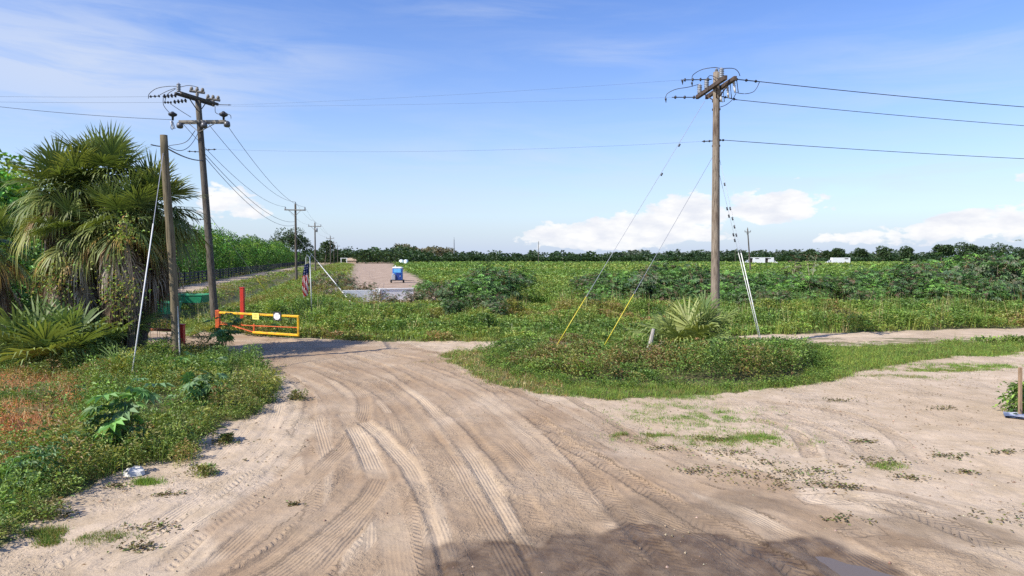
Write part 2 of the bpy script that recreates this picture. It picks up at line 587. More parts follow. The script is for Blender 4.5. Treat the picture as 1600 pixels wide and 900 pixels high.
TRK = [  # points, width, depth, lug amplitude, lug type, tone
    (Z6([(-250, 900), (0, 690), (120, 600), (250, 480), (340, 390), (385, 300), (380, 240), (335, 195), (240, 150), (100, 115)]), .34, .022, .008, 'rib', -.2),
    (Z6([(-320, 880), (-150, 720), (0, 590), (110, 470), (170, 370), (195, 290), (188, 240), (140, 185), (60, 140)]), .30, .018, .012, 'lug', -.15),
    (Z6([(-120, 960), (80, 850), (250, 705), (400, 565), (500, 465), (556, 390), (560, 310), (500, 240), (380, 175)]), .42, .03, .010, 'rib', -.25),
    (Z6([(60, 990), (220, 890), (330, 780), (440, 640), (520, 500), (540, 390), (510, 300)]), .34, .02, .012, 'rib', -.2),
    (Z6([(520, 980), (497, 880), (487, 760), (470, 640), (452, 560), (400, 420), (330, 300)]), .40, .03, .004, 'rib', .32),
    (Z6([(720, 980), (690, 850), (655, 720), (610, 600), (560, 500), (470, 390), (395, 330)]), .34, .035, .004, 'rib', .3),
    (Z6([(780, 980), (745, 800), (700, 640), (650, 500), (590, 380), (530, 280), (440, 200), (300, 140)]), .36, .028, .016, 'chev', -.25),
    (Z6([(1000, 980), (900, 790), (800, 620), (720, 480), (640, 370), (560, 260), (430, 170), (250, 105)]), .36, .022, .010, 'rib', -.15),
    (Z6([(1120, 960), (1010, 770), (920, 630), (800, 450), (700, 330), (600, 240), (480, 160), (300, 100)]), .30, .03, .006, 'rib', .3),
    (Z6([(1330, 980), (1200, 820), (1080, 670), (960, 530), (840, 400), (740, 300), (600, 200), (480, 130), (330, 85)]), .36, .028, .018, 'chev', -.2),
    (Z6([(1620, 900), (1421, 720), (1300, 590), (1150, 440), (1000, 310), (850, 205), (700, 140), (520, 90), (400, 65)]), .36, .026, .018, 'lug', -.15),
    (Z6([(1750, 800), (1560, 680), (1400, 560), (1250, 455), (1080, 340), (950, 250), (800, 165), (640, 110), (470, 72), (330, 55)]), .42, .03, .02, 'lug', -.1),
    (Z6([(870, 980), (830, 850), (760, 680), (680, 520), (600, 400), (500, 280), (380, 190), (200, 130)]), .30, .015, .010, 'chev', -.1),
    (Z6([(1500, 960), (1330, 790), (1180, 640), (1040, 490), (900, 370), (780, 270), (640, 190), (500, 120)]), .34, .02, .010, 'rib', -.1),
    (Z6([(-40, 990), (120, 890), (280, 760), (420, 620), (470, 540)]), .34, .02, .010, 'rib', -.1),
    (Z6([(1170, 960), (1090, 820), (1030, 720), (960, 600)]), .38, .03, .018, 'chev', -.3),
    (Z5([(900, 700), (760, 560), (600, 480), (400, 370), (250, 270), (60, 160), (-80, 90)]), .40, .03, .018, 'lug', -.1),
    (Z5([(1200, 620), (1000, 520), (780, 400), (560, 320), (350, 250), (150, 150)]), .45, .02, .010, 'rib', .1),
    (Z5([(1650, 560), (1400, 460), (1200, 380), (1000, 330), (800, 330)]), .45, .02, .012, 'lug', .1),
    (Z4([(930, 960), (820, 850), (700, 740), (520, 650), (350, 605), (150, 575), (-60, 560)]), .34, .025, .018, 'lug', -.3),
    (Z4([(440, 920), (390, 820), (300, 730), (150, 660), (-40, 620)]), .36, .028, .02, 'lug', -.35),
    (Z4([(270, 880), (200, 770), (60, 690), (-100, 650)]), .34, .022, .018, 'lug', -.3),
    (Z4([(700, 960), (600, 850), (480, 760), (300, 690), (100, 620)]), .30, .015, .012, 'lug', -.2),
    ([(330, 541), (480, 541), (620, 543), (760, 545), (900, 546)], .5, .03, .012, 'lug', .2),
    ([(330, 533), (480, 533), (620, 535), (760, 537), (900, 538)], .5, .03, .012, 'lug', .2),
    ([(1130, 542), (1250, 539), (1400, 533), (1600, 527), (2000, 515)], .7, .04, .010, 'rib', .45),
    ([(1130, 535), (1250, 529), (1400, 524), (1600, 518), (2000, 506)], .7, .04, .010, 'rib', .45),
    ([(290, 532), (100, 530), (-400, 528)], .5, .03, .01, 'lug', .2),
]
RX0, RX1, RY0, RY1, RS = -19., 19., 6., 40., .03
NX, NY = int((RX1 - RX0) / RS), int((RY1 - RY0) / RS)
HR = np.zeros((NY, NX), np.float32)      # relief of the tracks
UU, US, UA, UNX, UNY = (np.zeros((NY, NX), np.float32) for _ in range(5))
TR = np.zeros((NY, NX), np.float32)      # tone of the tracks (loose or packed sand)


def catmull(P, step):
    P = np.array(P)
    Pp = np.vstack([2 * P[0] - P[1], P, 2 * P[-1] - P[-2]])
    o = []
    for i in range(len(P) - 1):
        p0, p1, p2, p3 = Pp[i:i + 4]
        n = max(2, int(np.linalg.norm(p2 - p1) / step))
        t = np.linspace(0, 1, n, endpoint=False)[:, None]
        o.append(.5 * ((2 * p1) + (-p0 + p2) * t + (2 * p0 - 5 * p1 + 4 * p2 - p3) * t ** 2 + (-p0 + 3 * p1 - 3 * p2 + p3) * t ** 3))
    return np.vstack(o)


TRK2 = []
for (pts, w, dep, amp, typ, tone) in TRK[:19]:
    for off in rng.choice([-1.7, -1.2, -.75, -.5, .45, .7, 1.15, 1.6], 3, False):
        TRK2.append((pts, .22 + .14 * rng.random(), .007 + .008 * rng.random(), .006, ('rib', 'rib', 'rib', 'chev', 'lug')[rng.integers(5)], rng.uniform(-.38, .4), off))
for ti, (pts, w, dep, amp, typ, tone, off) in enumerate(TRK2 + [t + (0,) for t in TRK]):
    C = catmull([at(a, b)[:2] for a, b in pts], .013)
    if off:
        tg = nrm(np.gradient(C, axis=0))
        C = C + np.stack([-tg[:, 1], tg[:, 0]], 1) * off
    tg = nrm(np.gradient(C, axis=0))
    nn = np.stack([-tg[:, 1], tg[:, 0]], 1)
    s = np.concatenate([[0], np.cumsum(np.linalg.norm(np.diff(C, axis=0), axis=1))])
    u = np.arange(-w / 2 - .16, w / 2 + .161, .013)
    S, U = np.meshgrid(s, u, indexing='ij')
    wl = (fbm(S[:, :1] * .16, S[:, :1] * 0 + ti * 7.7, 40, 1) - .5) * .35
    X = C[:, None, 0] + nn[:, None, 0] * (U + wl)
    Y = C[:, None, 1] + nn[:, None, 1] * (U + wl)
    au = np.abs(U)
    ins = 1 - sst(w / 2 - .03, w / 2 + .015, au)
    fade = .25 + .75 * sst(.35, .6, fbm(S * .35, U * 0 + ti * 3.3, 60, 2))
    ridge = np.exp(-((au - w / 2 - .05) / .045) ** 2)
    if typ == 'rib':
        lug, ty = 0 * U, 1.0
    elif typ == 'chev':
        lug, ty = np.sign(np.sin(2 * math.pi * (S / .15 + au * 2.2 / .3))) * .4, -.7
    else:
        lug, ty = np.sign(np.sin(2 * math.pi * (S / .15 + au * 2.2 / .3))) * np.where(au > w * .12, .8, .2), -1.0
    lug = lug * (.5 + fbm(X * 3, Y * 3, 77, 2))
    h = -dep * (1 + (fbm(X * 4, Y * 4, 21, 3) - .5) * .8) * ins + amp * lug * ins + ridge * dep * .8 * np.maximum(0, fbm(X * 16, Y * 16, 22, 3) * 3.2 - .9)
    h = h * fade
    ix = ((X - RX0) / RS).astype(int)
    iy = ((Y - RY0) / RS).astype(int)
    ok = (ix >= 0) & (ix < NX) & (iy >= 0) & (iy < NY)
    ins_ok = ok & (ins > .5)
    HR[iy[ins_ok], ix[ins_ok]] = h[ins_ok]
    NXg, NYg = np.broadcast_to(nn[:, None, 0], U.shape), np.broadcast_to(nn[:, None, 1], U.shape)
    ddx, ddy = RX0 + (ix + .5) * RS - X, RY0 + (iy + .5) * RS - Y
    UU[iy[ins_ok], ix[ins_ok]] = (U + ddx * NXg + ddy * NYg)[ins_ok]
    US[iy[ins_ok], ix[ins_ok]] = (S + ddx * NYg - ddy * NXg)[ins_ok]
    UNX[iy[ins_ok], ix[ins_ok]] = NXg[ins_ok]
    UNY[iy[ins_ok], ix[ins_ok]] = NYg[ins_ok]
    UA[iy[ins_ok], ix[ins_ok]] = (ty * fade * sst(.30, .58, fbm(X * .8, Y * .8, 191 + ti, 4)) * ins)[ins_ok]
    TR[iy[ins_ok], ix[ins_ok]] = (tone * fade * (.5 + fbm(X * 2, Y * 2, 91, 3)))[ins_ok]
    rd = ok & (ins <= .5)
    HR[iy[rd], ix[rd]] = np.maximum(HR[iy[rd], ix[rd]], h[rd])
# soften the raster a little (wind and crumbling)
for A in (TR,):
    B = A.copy()
    B[1:-1, 1:-1] = (A[1:-1, 1:-1] * 4 + A[:-2, 1:-1] + A[2:, 1:-1] + A[1:-1, :-2] + A[1:-1, 2:]) / 8
    A[:] = B


def samp(A, x, y):
    fx = np.clip((x - RX0) / RS - .5, 0, NX - 2)
    fy = np.clip((y - RY0) / RS - .5, 0, NY - 2)
    i, j = fx.astype(int), fy.astype(int)
    u, v = fx - i, fy - j
    r = (A[j, i] * (1 - u) + A[j, i + 1] * u) * (1 - v) + (A[j + 1, i] * (1 - u) + A[j + 1, i + 1] * u) * v
    e = (x > RX0) & (x < RX1) & (y > RY0) & (y < RY1)
    return np.where(e, r, 0)


def masks(x, y):
    L, T = LT(x, y)
    wx, wy = wob(x, y, .35, 1.1, 3)
    wx, wy = wob(wx, wy, .22, 2.6, 23)
    wx, wy = wob(wx, wy, .14, 6, 13)
    sand = inside(wx, wy, SAND)
    road = inside(x, y, ROAD) & sand
    track = sand & (y > 26.5) & (x > -1.0) & (wy > 27.2)
    wsx, wsy = wob(x, y, .8, .5, 8)
    strip = inside(wsx, wsy, STRIP)
    fr = (L > -18.9) & (L < -14.6 + (fbm(x * .3, y * .3, 4) - .5) * 1.2) & (T > 50) & (T < 420)
    return sand, road, track, strip, fr


def fine(x0, x1, s):
    return np.arange(x0, x1, s)


def grow(start, step, rate, end):
    o = [start]
    while abs(o[-1] - start) < abs(end - start):
        o.append(o[-1] + step)
        step *= rate
    return np.array(o[1:])


xs = np.concatenate([grow(-16.5, -.09, 1.07, -4200)[::-1], fine(-16.5, -9, .09), fine(-9, 11, .035), fine(11, 17.5, .09), grow(17.5, .09, 1.07, 4200)])
ys = np.concatenate([grow(6.8, -.06, 1.2, -90)[::-1], fine(6.8, 15.5, .035), fine(15.5, 37, .075), grow(37, .09, 1.055, 5200)])
GX, GY = np.meshgrid(xs, ys)
nx, ny = len(xs), len(ys)
sand, road, track, strip, fr = masks(GX, GY)
soft = np.zeros_like(GX)
med = (fbm(GX * .5, GY * 3, 31, 3) > .52) & track & (GY > 28.6) & (GY < 31.2) & (GX > 10)
sx, sy = wob(GX, GY, .35, 1.5, 17)
sx, sy = wob(sx, sy, .09, 7, 27)
sx, sy = wob(sx, sy, .05, 17, 37)
wet = inside(sx, sy, WET).astype(float)


def blur(A, k):
    for _ in range(k):
        A[1:-1, 1:-1] = (A[1:-1, 1:-1] * 2 + A[:-2, 1:-1] + A[2:, 1:-1] + A[1:-1, :-2] + A[1:-1, 2:]) / 6
    return A


wet = blur(wet, 7) * (.74 + .26 * sst(.38, .58, fbm(GX * 1.4 + GY * .5, GY * 1.2, 43, 5)))
damp = blur(inside(sx, sy, DAMP).astype(float), 14) * sst(.38, .62, fbm(GX * 1.1 + GY * .5, GY * 1.1, 23, 4))
near = 1 - sst(30, 44, GY)
GZ = base_z(GX, GY)
bare = (sand | strip).astype(float)
GZ += bare * near * ((fbm(GX * 1.3, GY * 1.3, 51, 4) - .5) * .07 + (fbm(GX * 7, GY * 7, 52, 3) - .5) * .02)
hr = samp(HR, GX, GY) * sand


def near_(A, x, y):
    i = np.clip(((x - RX0) / RS).astype(int), 0, NX - 1)
    j = np.clip(((y - RY0) / RS).astype(int), 0, NY - 1)
    return np.where((x > RX0) & (x < RX1) & (y > RY0) & (y < RY1), A[j, i], 0)


tr = samp(TR, GX, GY) * sand
GZ += hr * .8
pud = inside(*wob(GX, GY, .12, 3, 29), PUDDLE)
pudm = blur(pud.astype(float), 12)
GZ = GZ * (1 - .8 * pudm) - .034 * pudm
pd = wet * (~pud) * (np.abs(GX - 4.5) < 3) * (GY < 10.5)
# rust straw ground on the left bank, sand spots in the berm
rust = inside(*wob(GX, GY, .5, 1.2, 33), RUST) * sst(.32, .42, fbm(GX * .9, GY * .9, 34, 3))
crop = ((GY > 58) & (~strip) & (~fr)).astype(float)
L_, T_ = LT(GX, GY)
crop *= (L_ > 2)
spot = np.zeros_like(GX)
for (a, b, rx, ry) in ((845, 480, 1.3, 1.0), (1018, 470, 1.6, 1.0), (870, 477, .7, .6), (1300, 478, 2.2, 1.0), (1345, 482, 1.5, .8), (1480, 500, 1.0, .6)):
    q = at(a, b)
    spot = np.maximum(spot, np.exp(-(((GX - q[0]) / rx) ** 2 + ((GY - q[1]) / ry) ** 2) ** 2))
sandv = np.clip(sand.astype(float) - med * .8 + spot, 0, 1)
cls = np.zeros((ny - 1, nx - 1), int)
c_ = lambda A: A[:-1, :-1]
cls[c_(sand) & c_(road)] = 1
cls[c_(track)] = 2
cls[c_(strip)] = 3
cls[c_(fr)] = 4


def ground_mat():
    m, nt = new_mat('sand_and_soil')
    A = lambda n: nd(nt, 'ShaderNodeAttribute', attribute_name=n).outputs['Fac']
    v = mapped(nt, (1, 1, 1), 'Object')
    big = noise(nt, v, .22, 4)
    midn = noise(nt, v, 1.6, 6, .6)
    fin = noise(nt, v, 22, 5, .65)
    grit = noise(nt, v, 90, 3, .6)
    s = mixc(nt, ramp(nt, big, [(.35, 0.), (.65, 1.)]), (.475, .362, .245), (.56, .44, .315))
    s = mixc(nt, ramp(nt, midn, [(.32, .6), (.6, 0.)]), s, (.35, .26, .155))
    s = mixc(nt, ramp(nt, fin, [(.30, .35), (.50, 0.)]), s, (.27, .195, .115))
    s = mixc(nt, ramp(nt, fin, [(.55, 0.), (.75, .35)]), s, (.52, .42, .31))
    s = mixc(nt, mth(nt, 'MULTIPLY', A('pack'), ramp(nt, noise(nt, v, .5, 5), [(.34, .35), (.64, .95)])), s, (.315, .215, .130))
    tone = A('tone')
    s = mixc(nt, mth(nt, 'MULTIPLY', tone, 1.2, clamp=True), s, (.58, .46, .32))
    s = mixc(nt, mth(nt, 'MULTIPLY', tone, -1.3, clamp=True), s, (.245, .168, .102))
    # little dark specks of debris
    sp = nd(nt, 'ShaderNodeTexVoronoi', i_Scale=9.0)
    nt.links.new(v, sp.inputs['Vector'])
    spk = mth(nt, 'MULTIPLY', ramp(nt, sp.outputs['Distance'], [(.06, 1.), (.13, 0.)]), ramp(nt, midn, [(.5, 0.), (.62, .8)]))
    s = mixc(nt, spk, s, (.15, .105, .06))
    d = A('dirt')
    s = mixc(nt, d, s, mixc(nt, ramp(nt, noise(nt, v, .6, 6, .65), [(.35, 0.), (.65, 1.)]), (.27, .185, .125), (.46, .345, .25)))
    wv = mth(nt, 'ADD', A('wet'), mth(nt, 'MULTIPLY', A('damp'), .55), clamp=True)
    s = mixc(nt, wv, s, mixc(nt, ramp(nt, noise(nt, v, 3.5, 5), [(.35, 0.), (.65, 1.)]), (.108, .069, .04), (.19, .132, .082)))
    gcol = mixc(nt, ramp(nt, midn, [(.35, 0.), (.65, 1.)]), (.085, .10, .03), (.15, .135, .055))
    gcol = mixc(nt, ramp(nt, fin, [(.45, 0.), (.7, .6)]), gcol, (.20, .16, .09))
    gcol = mixc(nt, A('rust'), gcol, mixc(nt, fin, (.24, .10, .045), (.42, .23, .12)))
    gcol = mixc(nt, A('crop'), gcol, mixc(nt, midn, (.05, .075, .015), (.085, .11, .025)))
    col = mixc(nt, A('sand'), gcol, s)
    b = nd(nt, 'ShaderNodeBsdfPrincipled', i_Base_Color=col)
    nt.links.new(mth(nt, 'SUBTRACT', .95, mth(nt, 'MULTIPLY', A('wet'), .45)), b.inputs['Roughness'])
    b.inputs['Specular IOR Level'].default_value = .25
    h = mth(nt, 'ADD', mth(nt, 'MULTIPLY', fin, .45), mth(nt, 'MULTIPLY', grit, .16))
    h = mth(nt, 'ADD', h, mth(nt, 'MULTIPLY', noise(nt, v, 7, 5, .6), .8))
    churn = A('churn')
    clod = ramp(nt, noise(nt, v, 10, 5, .55, .5), [(.46, 0.), (.58, .7), (.74, 1.)])
    clod2 = ramp(nt, noise(nt, v, 44, 3, .6), [(.42, 0.), (.6, 1.)])
    h = mth(nt, 'ADD', h, mth(nt, 'MULTIPLY', churn, mth(nt, 'ADD', mth(nt, 'MULTIPLY', clod, .8), mth(nt, 'MULTIPLY', clod2, .14))))
    tu, ts, ta = A('tu'), A('ts'), A('ta')
    jit = mth(nt, 'MULTIPLY', mth(nt, 'SUBTRACT', noise(nt, v, 14, 3), .5), .35)
    rib = mth(nt, 'SINE', mth(nt, 'MULTIPLY', mth(nt, 'ADD', tu, mth(nt, 'MULTIPLY', jit, .012)), 2 * math.pi / .055))
    ph = mth(nt, 'ADD', mth(nt, 'ADD', mth(nt, 'DIVIDE', ts, .125), mth(nt, 'MULTIPLY', mth(nt, 'ABSOLUTE', tu), 7.3)), jit)
    lug = mth(nt, 'SINE', mth(nt, 'MULTIPLY', ph, 2 * math.pi))
    lug = mth(nt, 'MULTIPLY', mth(nt, 'ARCTANGENT', mth(nt, 'MULTIPLY', lug, 3)), .75)
    tread = mth(nt, 'ADD', mth(nt, 'MULTIPLY', mth(nt, 'MAXIMUM', ta, 0), mth(nt, 'MULTIPLY', rib, .42)), mth(nt, 'MULTIPLY', mth(nt, 'MAXIMUM', mth(nt, 'MULTIPLY', ta, -1), 0), lug))
    n1 = bump(nt, h, .7, .03)
    nt.links.new(bump(nt, tread, .75, .0085, n1), b.inputs['Normal'])
    out(nt, b.outputs[0])
    return m


M['ground'] = ground_mat()
VG = np.stack([GX, GY, GZ], -1).reshape(-1, 3)
DX = GX - (RX0 + (np.floor((GX - RX0) / RS) + .5) * RS)
DY = GY - (RY0 + (np.floor((GY - RY0) / RS) + .5) * RS)
TNX, TNY = near_(UNX, GX, GY), near_(UNY, GX, GY)
pack = inside(*wob(GX, GY, .7, .6, 47), ROAD).astype(float)
for _ in range(6):
    pack[1:-1, 1:-1] = (pack[1:-1, 1:-1] * 2 + pack[:-2, 1:-1] + pack[2:, 1:-1] + pack[1:-1, :-2] + pack[1:-1, 2:]) / 6
churn = sst(.50, .66, fbm(GX * .9 + 40, GY * .55, 201, 4)) * sand * near
lt_ = np.abs(near_(UA, GX, GY))
churn = np.clip(churn * (1 - .85 * np.clip(lt_, 0, 1)), 0, 1)
GZ += churn * (fbm(GX * 9, GY * 9, 211, 3) - .5) * .034 * (GY < 22)
ATT = dict(pack=pack, churn=churn, tu=near_(UU, GX, GY) + DX * TNX + DY * TNY, ts=near_(US, GX, GY) + DX * TNY - DY * TNX, ta=near_(UA, GX, GY) * sand, sand=np.clip(sandv + strip + fr, 0, 1), wet=np.clip(wet, 0, 1), damp=damp, tone=tr, rust=rust, crop=crop, dirt=np.clip(strip * 1.0 + fr * .35, 0, 1))
ii, jj = np.meshgrid(np.arange(ny - 1), np.arange(nx - 1), indexing='ij')
QQ = np.stack([ii * nx + jj, ii * nx + jj + 1, (ii + 1) * nx + jj + 1, (ii + 1) * nx + jj], -1).reshape(-1, 4)
for k, nm in enumerate(('ground', 'sand_road', 'farm_track', 'dirt_road', 'fence_road')):
    q = QQ[cls.ravel() == k]
    us, inv = np.unique(q.ravel(), return_inverse=True)
    g = Geo()
    g.add(VG[us], inv.reshape(-1, 4))
    o = g.build(nm, M['ground'], smooth=True)
    for an, arr in ATT.items():
        at_ = o.data.attributes.new(an, 'FLOAT', 'POINT')
        at_.data.foreach_set('value', arr.ravel()[us].astype(np.float32))
    tag(o, kind='structure')
del QQ


def gz(x, y):
    return base_z(x, y)


# water: puddle and ditch ------------------------------------------------------
def water_mat(name, c, rough):
    m, nt = new_mat(name)
    v = mapped(nt)
    b = nd(nt, 'ShaderNodeBsdfPrincipled', i_Base_Color=(*c, 1), i_Roughness=rough)
    nt.links.new(bump(nt, noise(nt, v, 6, 3), .05, .02), b.inputs['Normal'])
    out(nt, b.outputs[0])
    return m


g = Geo()
pc = PUDDLE.mean(0)
PP = catmull(np.vstack([PUDDLE, PUDDLE[:1]]), .04)
PP = np.stack(wob(*(pc + (PP - pc) * 1.25).T, .10, 4, 55), 1)
n = len(PP)
g.add(np.vstack([np.column_stack([PP, np.full(n, -.024)]), [[*pc, -.024]]]), None, [(i, (i + 1) % n, n) for i in range(n)])
tag(g.build('puddle', water_mat('muddy_water', (.15, .11, .07), .16)), kind='structure')
g = Geo()
q = [XY(-12.6, 44), XY(-8.4, 44), XY(-8.4, 330), XY(-12.6, 330)]
g.add([(a, b, -.72) for a, b in q], [(0, 1, 2, 3)])
tag(g.build('ditch_water', water_mat('dark_ditch_water', (.05, .04, .03), .12)), kind='structure')


# ------------------------------------------------------------------ palettes
GREEN, DARK, YEL = (.078, .128, .027), (.036, .068, .018), (.155, .17, .036)
LIME, OLIVE, BROWN = (.125, .185, .036), (.125, .115, .035), (.17, .10, .042)
RUSTC, STRAW, WINE = (.30, .14, .05), (.40, .31, .16), (.10, .05, .035)


def scatter(x0, x1, y0, y1, dens, ok):
    n = int((x1 - x0) * (y1 - y0) * dens)
    x = rng.uniform(x0, x1, n)
    y = rng.uniform(y0, y1, n)
    m = ok(x, y)
    x, y = x[m], y[m]
    return np.stack([x, y, gz(x, y)], 1)


def stuff(g, name, label, mat, cat='vegetation'):
    return tag(g.build(name, mat), label, None, None, 'stuff')


def not_sand(x, y):
    s, r, t, st, fr_ = masks(x, y)
    return ~(s | st | fr_)


# left bank: weeds, dead straw --------------------------------------------------
BANK = lambda x, y: not_sand(x, y) & (y < 27.6) & (x < -2)
BANKTOP = lambda x, y: BANK(x, y) & (fbm(x * .5, y * .5, 66, 3) > .2)
P = scatter(-24, -3, 8, 27.6, 9, BANK)
inr = inside(*wob(P[:, 0], P[:, 1], .5, 1.2, 33), RUST) & (fbm(P[:, 0] * .9, P[:, 1] * .9, 34, 3) > .38)
nn_ = fbm(P[:, 0] * .5, P[:, 1] * .5, 71, 3)
g = Geo()
W = P[~inr]
h = .2 + .58 * sst(.3, .72, fbm(W[:, 0] * 1.3, W[:, 1] * 1.3, 72, 3))
for q, cols, w in ((0, (GREEN, YEL, LIME), (4, 2, 3)), (1, (YEL, OLIVE, GREEN, BROWN), (3, 2, 3, 1)), (2, (GREEN, DARK, LIME), (4, 2, 2))):
    k = (np.digitize(fbm(W[:, 0] * .45 + 9, W[:, 1] * .45, 73, 3), [.44, .57]) == (1, 0, 2)[q])
    clumps(g, W[k], h[k], .2 + .25 * rng.random(k.sum()), 74, .055 + .05 * rng.random(k.sum()) ** 2, cols, w)
grass(g, W, .3 + .35 * rng.random(len(W)), (LIME, GREEN, YEL, STRAW), (3, 4, 2, .5), .012, 12, .25)
Pe = scatter(-14, -3, 7.5, 27.5, 60, lambda x, y: BANK(x, y) & (masks(x + .35, y - .45)[0] | masks(x + .5, y)[0]))
clumps(g, Pe, .1 + .22 * rng.random(len(Pe)), .12 + .1 * rng.random(len(Pe)), 34, .045, (GREEN, LIME, YEL, OLIVE), (4, 3, 2, 2))
Pe = scatter(-12, -5, 7.3, 13, 16, BANK)
clumps(g, Pe, .15 + .4 * rng.random(len(Pe)), .25, 50, .06, (LIME, GREEN, YEL), (4, 3, 3))
stuff(g, 'bank_weeds', 'knee high green and yellow weeds covering the bank below the cabbage palms', M['leaf'])
g = Geo()
Ps = scatter(-24, -6, 10, 24, 70, lambda x, y: BANK(x, y) & inside(*wob(x, y, .5, 1.2, 33), RUST) & (fbm(x * .9, y * .9, 34, 3) > .34))
grass(g, Ps, .14 + .22 * rng.random(len(Ps)), (RUSTC, STRAW, (.36, .2, .1), OLIVE), (4, 2, 3, 1), .012, 7, .15, 1.0)
k = rng.random(len(Ps)) < .07
clumps(g, Ps[k], .25, .2, 30, .06, (YEL, RUSTC, OLIVE, GREEN), (2, 3, 2, 1))
stuff(g, 'dead_grass', 'rust coloured dead grass lying on the bank at the left edge', M['dead'])

# island weeds round the tall pole ---------------------------------------------
P = scatter(-2, 14, 20, 32, 15, lambda x, y: inside(*wob(x, y, .4, 1.2, 35), ISLAND))
g = Geo()
nn_ = fbm(P[:, 0] * .4, P[:, 1] * .4, 81, 3)
k = nn_ > .55
hh = (.18 + .6 * sst(.3, .75, fbm(P[:, 0] * .8, P[:, 1] * .8, 82, 3))) * (1.45 - .95 * sst(21.5, 26.5, P[:, 1]))
clumps(g, P[k], hh[k], .3, 62, .085, (OLIVE, WINE, BROWN, GREEN, YEL), (3, 1.5, 1.5, 4, 2))
clumps(g, P[~k], hh[~k], .3, 62, .085, (GREEN, DARK, LIME, OLIVE), (4, 2, 3, 1))
stuff(g, 'island_weeds', 'thigh high leafy weeds in the island round the tall wood pole', M['leaf'])


pc1 = ISLAND.mean(0)


def APRON(x, y):
    s, r, t, st, fr_ = masks(x, y)
    return ~s & (y < 31.5) & (x > -4.5) & ~inside(x, y, ISLAND)


P = scatter(-4, 30, 14, 31.5, 85, APRON)
g = Geo()
k = fbm(P[:, 0] * .5, P[:, 1] * .5, 83, 3) > .5
k2 = P[:, 0] < 1.5
grass(g, P[k & ~k2], .12 + .12 * rng.random((k & ~k2).sum()), (LIME, GREEN, YEL), None, .014, 7, .12, .8)
grass(g, P[~k & ~k2], .10 + .1 * rng.random((~k & ~k2).sum()), (GREEN, LIME, OLIVE), None, .014, 7, .12, .8)
grass(g, P[k2], .08 + .08 * rng.random(k2.sum()), (OLIVE, STRAW, GREEN, BROWN), None, .014, 6, .12, .9)
k = (rng.random(len(P)) < .05)
clumps(g, P[k], .14 + .14 * rng.random(k.sum()), .2, 30, .055, (LIME, GREEN, YEL), None)
Pe = scatter(-4, 24, 15, 31, 110, lambda x, y: APRON(x, y) & masks(x - .1, y - .6)[0])
Pe = Pe + np.hstack([rng.normal(size=(len(Pe), 2)) * .18, np.zeros((len(Pe), 1))])
grass(g, Pe, .05 + .09 * rng.random(len(Pe)), (GREEN, LIME, OLIVE), None, .012, 6, .12, .9)
Pe = scatter(-4, 16, 19, 29, 30, lambda x, y: APRON(x, y) & inside(x, y, pc1 + (ISLAND - pc1) * 1.16))
clumps(g, Pe, .12 + .2 * rng.random(len(Pe)), .2, 26, .06, (GREEN, LIME, DARK), None)
stuff(g, 'short_grass', 'short bright grass in front of the island and along the farm track', M['grass'])

# patches on the sand -----------------------------------------------------------
g = Geo()
PATCH = [((1080, 648), 1.5, 1.3, 260, (LIME, GREEN), .07), ((1125, 686), 1.7, .55, 200, (GREEN, LIME, OLIVE), .06), ((1180, 684), .7, .2, 60, (GREEN, LIME), .06),
         ((995, 678), .6, .2, 50, (GREEN, OLIVE), .07), ((1460, 578), 1.8, .5, 170, (GREEN, LIME, OLIVE), .08), ((1540, 572), 2.4, .5, 170, (GREEN, LIME), .08),
         ((1410, 590), 1.2, .4, 90, (GREEN, OLIVE), .07), ((1070, 620), 1.0, .4, 70, (GREEN, LIME), .07), ((1500, 556), 3.5, .5, 160, (LIME, GREEN), .09),
         ((110, 850), .5, .16, 60, (GREEN, OLIVE), .06), ((160, 842), .5, .13, 60, (GREEN, OLIVE), .06), ((70, 838), .3, .15, 30, (GREEN, OLIVE), .08),
         ((740, 566), 1.6, .5, 70, (OLIVE, STRAW, GREEN), .08), ((225, 752), .3, .12, 30, (LIME, GREEN), .08), ((1395, 730), .35, .25, 30, (LIME, GREEN, OLIVE), .07)]
for (q, rx, ry, n, cols, h) in PATCH:
    c = at(*q)
    n = int(n * 6.5)
    o = rng.normal(size=(n, 2)) * np.array([rx, ry]) * .5
    x, y = c[0] + o[:, 0], c[1] + o[:, 1]
    k = fbm(x * 3, y * 3, 90, 3) > .42
    x, y = x[k], y[k]
    grass(g, np.stack([x, y, gz(x, y) - .01], 1), h * (.7 + .6 * rng.random(len(x))), cols, None, .011, 6, .08, 1.1)
stuff(g, 'grass_patches', 'thin grass patches creeping over the open sand', M['grass'])

